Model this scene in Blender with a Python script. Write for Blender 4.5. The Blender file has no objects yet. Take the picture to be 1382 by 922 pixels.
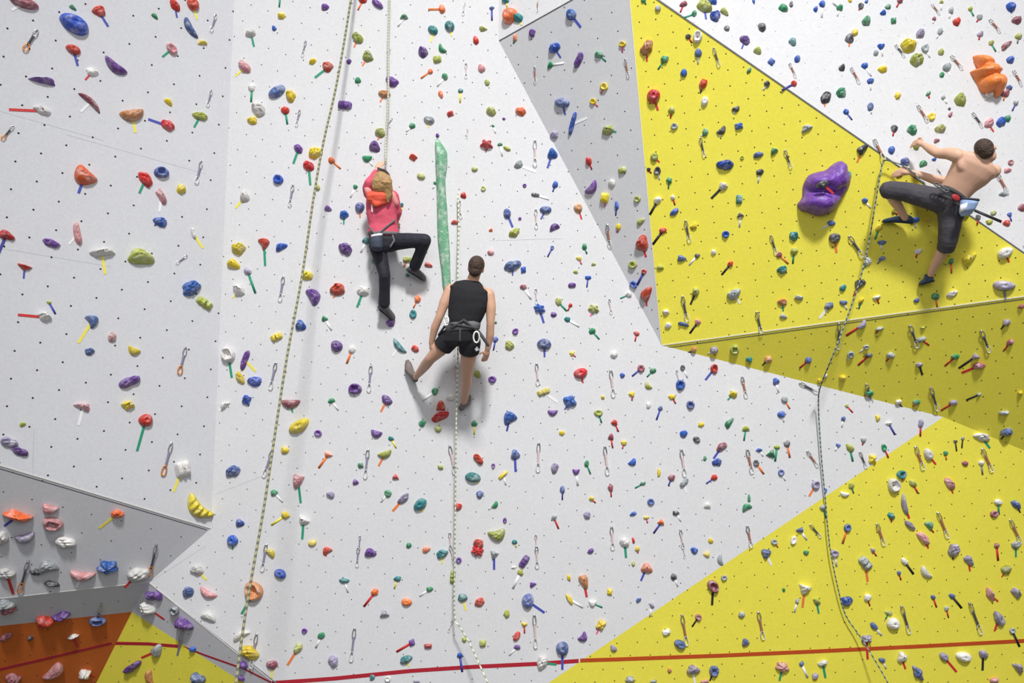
import bpy, math, random
from mathutils import Vector, Matrix
import numpy as np
C = bpy.context.scene.collection
scene = bpy.context.scene

# ---------------------------------------------------------------- camera, world, lights, exposure
FW, FH, FPX, CAMZ, DIST = 1382, 922, 1150.0, 6.0, 9.6
cam_data = bpy.data.cameras.new('camera'); cam_data.sensor_width = 36.0
cam_data.lens = 36.0 * FPX / FW; cam_data.clip_end = 200
cam = bpy.data.objects.new('camera', cam_data); C.objects.link(cam)
cam.location = (0, 0, CAMZ); cam.rotation_euler = (math.pi / 2, 0, 0)
scene.camera = cam
scene.view_settings.view_transform = 'Standard'
scene.view_settings.look = 'None'
scene.view_settings.exposure = 0.0
scene.view_settings.gamma = 1.0
scene.view_settings.use_curve_mapping = False
world = bpy.data.worlds.new('hall_light'); scene.world = world; world.use_nodes = True
wn = world.node_tree; bg = wn.nodes['Background']
tc = wn.nodes.new('ShaderNodeTexCoord'); sep = wn.nodes.new('ShaderNodeSeparateXYZ')
ramp = wn.nodes.new('ShaderNodeValToRGB'); mr = wn.nodes.new('ShaderNodeMapRange')
mr.inputs[1].default_value = -1; mr.inputs[2].default_value = 1
wn.links.new(tc.outputs['Generated'], sep.inputs[0]); wn.links.new(sep.outputs['Z'], mr.inputs[0])
wn.links.new(mr.outputs[0], ramp.inputs[0]); wn.links.new(ramp.outputs[0], bg.inputs[0])
ramp.color_ramp.elements[0].color = (0.05, 0.05, 0.065, 1); ramp.color_ramp.elements[0].position = 0.2
ramp.color_ramp.elements[1].color = (0.95, 0.97, 1.0, 1); ramp.color_ramp.elements[1].position = 0.85
bg.inputs[1].default_value = 0.42

def area(name, loc, target, size, power, color=(1, 1, 1)):
    l = bpy.data.lights.new(name, 'AREA'); l.shape = 'RECTANGLE'; l.size, l.size_y = size; l.energy = power; l.color = color
    o = bpy.data.objects.new(name, l); C.objects.link(o); o.location = loc
    o.rotation_euler = (Vector(target) - Vector(loc)).to_track_quat('-Z', 'Y').to_euler()
    return o
fl = bpy.data.lights.new('key_spot', 'SPOT'); fl.energy = 46000; fl.spot_size = math.radians(37); fl.spot_blend = 1.0; fl.shadow_soft_size = 1.7; fl.color = (1, 0.995, 0.98)  # unseen spot standing in for overhead lamps, soft cone shaped to darken the corners
flo = bpy.data.objects.new('key_spot', fl); C.objects.link(flo); flo.location = (2.5, -12.5, 30.5)
flo.rotation_euler = (Vector((0.9, 9.6, 5.0)) - flo.location).to_track_quat('-Z', 'Y').to_euler()
area('fill_light_front', (0.3, -1.0, 9.5), (0.3, 9.6, 5.6), (5, 4), 260, (1, 0.99, 0.99))  # unseen fill light, added in front to lift the shading

# ---------------------------------------------------------------- helpers
def nodes_mat(name):
    m = bpy.data.materials.new(name); m.use_nodes = True
    return m, m.node_tree, m.node_tree.nodes['Principled BSDF']

def plain(name, col, rough=0.6, metal=0.0, var=0.12, scale=14.0, bump=0.0, bscale=60.0):
    m, t, b = nodes_mat(name)
    co = t.nodes.new('ShaderNodeTexCoord'); nz = t.nodes.new('ShaderNodeTexNoise'); nz.inputs['Scale'].default_value = scale
    nz.inputs['Detail'].default_value = 4
    mx = t.nodes.new('ShaderNodeMix'); mx.data_type = 'RGBA'
    mx.inputs[6].default_value = (*[c * (1 - var) for c in col], 1); mx.inputs[7].default_value = (*[min(1, c * (1 + var)) for c in col], 1)
    t.links.new(co.outputs['Object'], nz.inputs['Vector']); t.links.new(nz.outputs['Fac'], mx.inputs[0]); t.links.new(mx.outputs[2], b.inputs['Base Color'])
    b.inputs['Roughness'].default_value = rough; b.inputs['Metallic'].default_value = metal
    if bump:
        n2 = t.nodes.new('ShaderNodeTexNoise'); n2.inputs['Scale'].default_value = bscale; n2.inputs['Detail'].default_value = 3
        bp = t.nodes.new('ShaderNodeBump'); bp.inputs['Strength'].default_value = bump; bp.inputs['Distance'].default_value = 0.02
        t.links.new(co.outputs['Object'], n2.inputs['Vector']); t.links.new(n2.outputs['Fac'], bp.inputs['Height']); t.links.new(bp.outputs[0], b.inputs['Normal'])
    return m

def hold_mat(name, col, chalk=0.35, rough=0.42):
    m, t, b = nodes_mat(name)
    co = t.nodes.new('ShaderNodeTexCoord'); oi = t.nodes.new('ShaderNodeObjectInfo')
    add = t.nodes.new('ShaderNodeVectorMath'); add.operation = 'ADD'
    mul = t.nodes.new('ShaderNodeMath'); mul.operation = 'MULTIPLY'; mul.inputs[1].default_value = 37.0
    t.links.new(oi.outputs['Random'], mul.inputs[0]); t.links.new(co.outputs['Object'], add.inputs[0]); t.links.new(mul.outputs[0], add.inputs[1])
    hs = t.nodes.new('ShaderNodeHueSaturation'); hs.inputs['Color'].default_value = (*[c * .86 for c in col], 1)
    hr = t.nodes.new('ShaderNodeMapRange'); hr.inputs[3].default_value = 0.494; hr.inputs[4].default_value = 0.512
    vr = t.nodes.new('ShaderNodeMapRange'); vr.inputs[3].default_value = 0.8; vr.inputs[4].default_value = 1.2
    t.links.new(oi.outputs['Random'], hr.inputs[0]); t.links.new(hr.outputs[0], hs.inputs['Hue'])
    w = t.nodes.new('ShaderNodeTexWhiteNoise'); w.noise_dimensions = '1D'; t.links.new(oi.outputs['Random'], w.inputs['W'])
    t.links.new(w.outputs['Value'], vr.inputs[0]); t.links.new(vr.outputs[0], hs.inputs['Value'])
    nz = t.nodes.new('ShaderNodeTexNoise'); nz.inputs['Scale'].default_value = 16; nz.inputs['Detail'].default_value = 5; nz.inputs['Roughness'].default_value = 0.6
    t.links.new(add.outputs[0], nz.inputs['Vector'])
    cr = t.nodes.new('ShaderNodeMapRange'); cr.inputs[1].default_value = 0.47; cr.inputs[2].default_value = 0.66; cr.inputs[3].default_value = 0; cr.inputs[4].default_value = chalk
    t.links.new(nz.outputs['Fac'], cr.inputs[0])
    mx = t.nodes.new('ShaderNodeMix'); mx.data_type = 'RGBA'; mx.inputs[7].default_value = (0.82, 0.8, 0.8, 1)
    t.links.new(cr.outputs[0], mx.inputs[0]); t.links.new(hs.outputs[0], mx.inputs[6]); t.links.new(mx.outputs[2], b.inputs['Base Color'])
    b.inputs['Roughness'].default_value = rough
    n2 = t.nodes.new('ShaderNodeTexNoise'); n2.inputs['Scale'].default_value = 45; n2.inputs['Detail'].default_value = 4
    bp = t.nodes.new('ShaderNodeBump'); bp.inputs['Strength'].default_value = 0.6; bp.inputs['Distance'].default_value = 0.012
    t.links.new(co.outputs['Object'], n2.inputs['Vector']); t.links.new(n2.outputs['Fac'], bp.inputs['Height']); t.links.new(bp.outputs[0], b.inputs['Normal'])
    return m

def wall_mat(name, col, var=0.035, speck=0.0):
    m, t, b = nodes_mat(name)
    co = t.nodes.new('ShaderNodeTexCoord')
    n1 = t.nodes.new('ShaderNodeTexNoise'); n1.inputs['Scale'].default_value = 0.9; n1.inputs['Detail'].default_value = 6; n1.inputs['Roughness'].default_value = 0.65
    n2 = t.nodes.new('ShaderNodeTexNoise'); n2.inputs['Scale'].default_value = 38; n2.inputs['Detail'].default_value = 3
    mx = t.nodes.new('ShaderNodeMix'); mx.data_type = 'RGBA'
    mx.inputs[6].default_value = (*[c * (1 - var) for c in col], 1); mx.inputs[7].default_value = (*[min(1, c * (1 + var)) for c in col], 1)
    m2 = t.nodes.new('ShaderNodeMix'); m2.data_type = 'RGBA'; m2.blend_type = 'MULTIPLY'; m2.inputs[0].default_value = 0.5 + speck
    r2 = t.nodes.new('ShaderNodeMapRange'); r2.inputs[1].default_value = 0.3; r2.inputs[2].default_value = 0.7; r2.inputs[3].default_value = 0.88; r2.inputs[4].default_value = 1.04
    t.links.new(co.outputs['Object'], n1.inputs['Vector']); t.links.new(co.outputs['Object'], n2.inputs['Vector'])
    t.links.new(n1.outputs['Fac'], mx.inputs[0]); t.links.new(mx.outputs[2], m2.inputs[6])
    t.links.new(n2.outputs['Fac'], r2.inputs[0]); t.links.new(r2.outputs[0], m2.inputs[7]); t.links.new(m2.outputs[2], b.inputs['Base Color'])
    b.inputs['Roughness'].default_value = 0.75
    bp = t.nodes.new('ShaderNodeBump'); bp.inputs['Strength'].default_value = 0.15; bp.inputs['Distance'].default_value = 0.004
    t.links.new(n2.outputs['Fac'], bp.inputs['Height']); t.links.new(bp.outputs[0], b.inputs['Normal'])
    return m

def mesh_obj(name, verts, faces, mats, parent=None, smooth=True, mi=None, matrix=None):
    me = bpy.data.meshes.new(name); me.from_pydata([tuple(v) for v in verts], [], faces)
    for m in (mats if isinstance(mats, (list, tuple)) else [mats]): me.materials.append(m)
    if mi is not None: me.polygons.foreach_set('material_index', mi)
    me.polygons.foreach_set('use_smooth', [smooth] * len(me.polygons)); me.update()
    o = bpy.data.objects.new(name, me); C.objects.link(o)
    if matrix is not None: o.matrix_world = matrix
    if parent is not None: o.parent = parent
    return o

def tag(o, label=None, cat=None, group=None, kind=None):
    for k, v in (('label', label), ('category', cat), ('group', group), ('kind', kind)):
        if v: o[k] = v
    return o

# ---------------------------------------------------------------- the wall: facets that meet along edges
def lin(P, Q, ref):
    (x1, y1), (x2, y2) = P, Q
    nx, ny = -(y2 - y1), (x2 - x1); L = math.hypot(nx, ny); nx /= L; ny /= L
    c = -(nx * x1 + ny * y1)
    if nx * ref[0] + ny * ref[1] + c < 0: nx, ny, c = -nx, -ny, -c
    return np.array([nx, ny, c])
def ev(g, p): return float(g[0] * p[0] + g[1] * p[1] + g[2])
A0, A1, A2 = (316, 0), (285, 713), (201, 786)
GV = (893, 466); KV = (1273, 563); BV = (178, 826)
gC = np.zeros(3)
gL = gC + (math.tan(math.radians(29)) / FPX) * lin(A0, A1, (0, 300))
l6 = lin((0, 628), A1, (0, 800)); gP1 = gL - l6 * ev(gL, A2) / ev(l6, A2)
gP5 = gC - (0.62 / FPX) * lin(A2, (370, 922), (200, 900))
l7 = lin((0, 808), A2, (0, 900)); gP2 = gP1 + l7 * (ev(gP5, BV) - ev(gP1, BV)) / ev(l7, BV)
gP3 = gP2 + (0.34 / FPX) * lin((0, 845), BV, (0, 900))
l4 = lin(BV, (320, 916), (150, 900)); gP4 = gP5 + l4 * (ev(gP3, (130, 922)) - ev(gP5, (130, 922))) / ev(l4, (130, 922))
n1 = lin((673, 55), GV, (850, 100)); n2 = lin((850, 0), GV, (1000, 100)); n3 = lin(GV, (1382, 400), (1200, 600)); n4 = lin(GV, KV, (900, 700))
b_, c_ = -0.27, -0.30
M = np.array([[n1[0], n4[0]], [n1[1], n4[1]]]); rhs = -(b_ * n2[:2] + c_ * n3[:2]); a_, d_ = np.linalg.solve(M, rhs)
gG = gC + n1 * a_ / FPX; gY1 = gG + n2 * b_ / FPX; gY2 = gY1 + n3 * c_ / FPX
l9 = lin((890, 0), (1382, 343), (1382, 0)); gW = gY1 - (0.36 / FPX) * l9
l10 = lin((673, 55), (772, 0), (673, 0)); gV = gG - l10 * ev(gG, (673, -100)) / ev(l10, (673, -100))
l5 = lin(KV, (740, 922), (1300, 900)); gY3 = gC + l5 * ev(gY2, (1382, 608)) / ev(l5, (1382, 608))
PANELS = [  # name, outline on the photo, relief, colour key, text for labels
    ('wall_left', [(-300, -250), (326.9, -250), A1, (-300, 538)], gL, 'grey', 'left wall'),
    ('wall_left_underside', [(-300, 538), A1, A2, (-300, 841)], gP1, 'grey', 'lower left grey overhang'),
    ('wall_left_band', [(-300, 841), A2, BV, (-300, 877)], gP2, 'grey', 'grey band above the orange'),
    ('wall_orange', [(-300, 877), BV, (-9, 1200), (-300, 1200)], gP3, 'orange', 'orange panel'),
    ('wall_lower_left_yellow', [BV, (560, 1068), (560, 1200), (-9, 1200)], gP4, 'yellow', 'lower left yellow panel'),
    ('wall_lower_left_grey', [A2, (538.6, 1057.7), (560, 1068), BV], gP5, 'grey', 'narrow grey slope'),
    ('wall_center', [(326.9, -250), (673, -250), (673, 55), GV, KV, (538.6, 1057.7), A2, A1], gC, 'white', 'central wall'),
    ('wall_upper_center', [(673, -250), (845, -250), (845, -41.5), (673, 55)], gV, 'white', 'small top white panel'),
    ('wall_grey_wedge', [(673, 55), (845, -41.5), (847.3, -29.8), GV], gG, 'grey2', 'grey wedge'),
    ('wall_upper_yellow', [GV, (847.3, -29.8), (1450.5, 390.8)], gY1, 'yellow', 'upper yellow panel'),
    ('wall_middle_yellow', [GV, (1450.5, 390.8), (1700, 380), (1700, 739), KV], gY2, 'yellow', 'dark yellow underside'),
    ('wall_upper_right', [(847.3, -29.8), (847, -250), (1700, -250), (1700, 380), (1450.5, 390.8)], gW, 'white', 'upper right wall'),
    ('wall_lower_right_yellow', [KV, (1700, 739), (1700, 1200), (560, 1200), (538.6, 1057.7)], gY3, 'yellow', 'lower right yellow panel'),
]
def inside(p, poly):
    x, y = p; r = False; n = len(poly)
    for i in range(n):
        (x1, y1), (x2, y2) = poly[i], poly[(i + 1) % n]
        if (y1 > y) != (y2 > y) and x < (x2 - x1) * (y - y1) / (y2 - y1) + x1: r = not r
    return r
def panel_at(x, y):
    for i, p in enumerate(PANELS):
        if inside((x, y), p[1]): return i
    return 6
def wall_pt(x, y, k=None):
    if k is None: k = panel_at(x, y)
    Y = DIST / (1 + ev(PANELS[k][2], (x, y)))
    return Vector(((x - FW / 2) / FPX * Y, Y, CAMZ - (y - FH / 2) / FPX * Y))
def normal_of(k):
    g = PANELS[k][2] / DIST
    B, Cc = g[0], g[1]; A = (1 / DIST) + g[2] + B * FW / 2 + Cc * FH / 2
    n = -Vector((B * FPX, A, -Cc * FPX)); n.normalize(); return n
NORM = [normal_of(k) for k in range(len(PANELS))]
def P(x, y, d, k=None):
    """a point d metres in front of the wall, seen at x, y of the photograph"""
    Y = wall_pt(x, y, k).y - d
    return Vector(((x - FW / 2) / FPX * Y, Y, CAMZ - (y - FH / 2) / FPX * Y))

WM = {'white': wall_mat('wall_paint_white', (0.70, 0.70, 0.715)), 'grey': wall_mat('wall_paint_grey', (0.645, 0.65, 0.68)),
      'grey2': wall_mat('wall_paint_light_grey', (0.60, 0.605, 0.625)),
      'yellow': wall_mat('wall_paint_yellow', (0.84, 0.75, 0.07), 0.05), 'orange': wall_mat('wall_paint_orange', (0.62, 0.14, 0.015), 0.05)}
HOLE = plain('bolt_hole_dark', (0.02, 0.02, 0.022), 0.9)
rs = random.Random(5)
LAT = {'wall_left': ((35, -11), (30, 27)), 'wall_center': ((23, 8), (-10.8, 21.4)), 'wall_upper_center': ((23, 8), (-10.8, 21.4)), 'wall_grey_wedge': ((27, -9), (9, 25)),
       'wall_upper_right': ((25, 9), (-9, 24)), 'wall_lower_right_yellow': ((27, -1), (17, 16.4)), 'wall_left_underside': ((40, 10), (-14, 26)),
       'wall_lower_left_yellow': ((24, -8), (10, 20)), 'wall_orange': ((34, -8), (10, 27)), 'wall_lower_left_grey': ((28, 16), (-9, 20)), 'wall_left_band': ((45, -4), (12, 30))}
for k, (nm, poly, g, ck, txt) in enumerate(PANELS):
    n = NORM[k]
    front = [wall_pt(x, y, k) for x, y in poly]
    area2 = sum(poly[i][0] * poly[(i + 1) % len(poly)][1] - poly[(i + 1) % len(poly)][0] * poly[i][1] for i in range(len(poly)))
    if area2 > 0: front = front[::-1]
    m = len(front); V = front + [p + Vector((0, 0.06, 0)) for p in front]
    F = [tuple(range(m)), tuple(range(2 * m - 1, m - 1, -1))] + [(i, i + m, (i + 1) % m + m, (i + 1) % m) for i in range(m)]
    mi = [0] * len(F)
    # bolt holes: small dark sockets on a lattice
    a, b = LAT.get(nm, ((21.6, -4.6), (2.8, 21.8)))
    xs = [q[0] for q in poly]; ys = [q[1] for q in poly]; O0 = (600, 400)
    c0 = wall_pt(*O0, k)
    u = (wall_pt(O0[0] + 1, O0[1], k) - c0).normalized(); w = n.cross(u)
    ok_x, ok_y = (max(min(xs), -160), min(max(xs), 1540)), (max(min(ys), -140), min(max(ys), 1060))
    det = a[0] * b[1] - a[1] * b[0]
    for i in range(-160, 160):
        for j in range(-160, 160):
            x = 600 + a[0] * i + b[0] * j; y = 400 + a[1] * i + b[1] * j
            if not (ok_x[0] < x < ok_x[1] and ok_y[0] < y < ok_y[1]) or not inside((x, y), poly): continue
            x += rs.uniform(-.8, .8); y += rs.uniform(-.8, .8)
            c = wall_pt(x, y, k) + n * 0.0012; r = {'wall_left': 0.0105, 'wall_center': 0.0066, 'wall_upper_right': 0.0035, 'wall_upper_center': 0.0045}.get(nm, 0.0076)
            base = len(V)
            V += [c + (u * math.cos(t) + w * math.sin(t)) * r for t in [q * math.pi / 4 for q in range(8)]]
            F.append(tuple(range(base, base + 8))); mi.append(1)
    tag(mesh_obj(nm, V, F, [WM[ck], HOLE], smooth=False, mi=mi), kind='structure')

def strip(name, p, q, k, width, thick, m, off=0.0, side=0.0):
    A, B = wall_pt(*p, k), wall_pt(*q, k); n = NORM[k]; d = (B - A).normalized(); s = n.cross(d).normalized()
    A = A + s * side; B = B + s * side
    V = [];
    for X in (A, B):
        for (i, j) in ((-.5, -.4), (.5, -.4), (.5, 1), (-.5, 1)): V.append(X + s * width * i + n * (off + thick * j))
    F = [(0, 1, 2, 3), (7, 6, 5, 4), (0, 4, 5, 1), (1, 5, 6, 2), (2, 6, 7, 3), (3, 7, 4, 0)]
    return mesh_obj(name, V, F, m, smooth=False)
TRIM = plain('edge_trim_pale', (0.72, 0.70, 0.66), 0.5, var=.05); EDGE_DARK = plain('dark_edge_line', (0.10, 0.10, 0.11), 0.6); TRIMY = plain('edge_trim_cream', (0.80, 0.76, 0.52), 0.5, var=.05)  # dark strips, one drawn as the shadow line between upper yellow and white
TRL = [((0, 628), A1, 0, TRIM, .016), ((0, 632.5), (279, 715), 1, EDGE_DARK, .010), (A2, (530, 1050), 6, TRIM, .018), ((0, 808), A2, 1, TRIM, .010),
       (GV, (1449, 391), 9, TRIMY, .020), ((894, 470), (1449, 394.5), 10, EDGE_DARK, .010), ((848, -20), (892, 464), 9, TRIM, .010), ((848, -28), (1449, 388), 11, EDGE_DARK, .022),
       ((674, 55), (843, -40), 8, EDGE_DARK, .018)]
for i, (p, q, k, m, w) in enumerate(TRL): tag(strip('trim_%d' % (i + 1), p, q, k, w * .7, 0.003, m), kind='structure')
SEAM = plain('panel_seam', (0.48, 0.48, 0.50), 0.9)
for i, (p, q, k) in enumerate([((46, 579), (44, 640), 0), ((279, 664), (287, 713), 6), ((290, 668), (360, 640), 6), ((203, 785), (278, 737), 6), ((660, 325), (760, 322), 6), ((0, 335), (150, 360), 0), ((90, 182), (278, 235), 0), ((0, 150), (140, 190), 0)]):
    if k == 0 or i > 0: tag(strip('trim_%d' % (i + 10), p, q, k, 0.004, 0.001, SEAM), kind='structure')
FLOOR = plain('crash_mat_grey', (0.12, 0.12, 0.13), 0.9)
tag(mesh_obj('floor', [(-14, -8, 0), (14, -8, 0), (14, 14, 0), (-14, 14, 0), (-14, -8, -.2), (14, -8, -.2), (14, 14, -.2), (-14, 14, -.2)],
    [(0, 1, 2, 3), (7, 6, 5, 4), (0, 4, 5, 1), (1, 5, 6, 2), (2, 6, 7, 3), (3, 7, 4, 0)], FLOOR, smooth=False), kind='structure')

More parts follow.
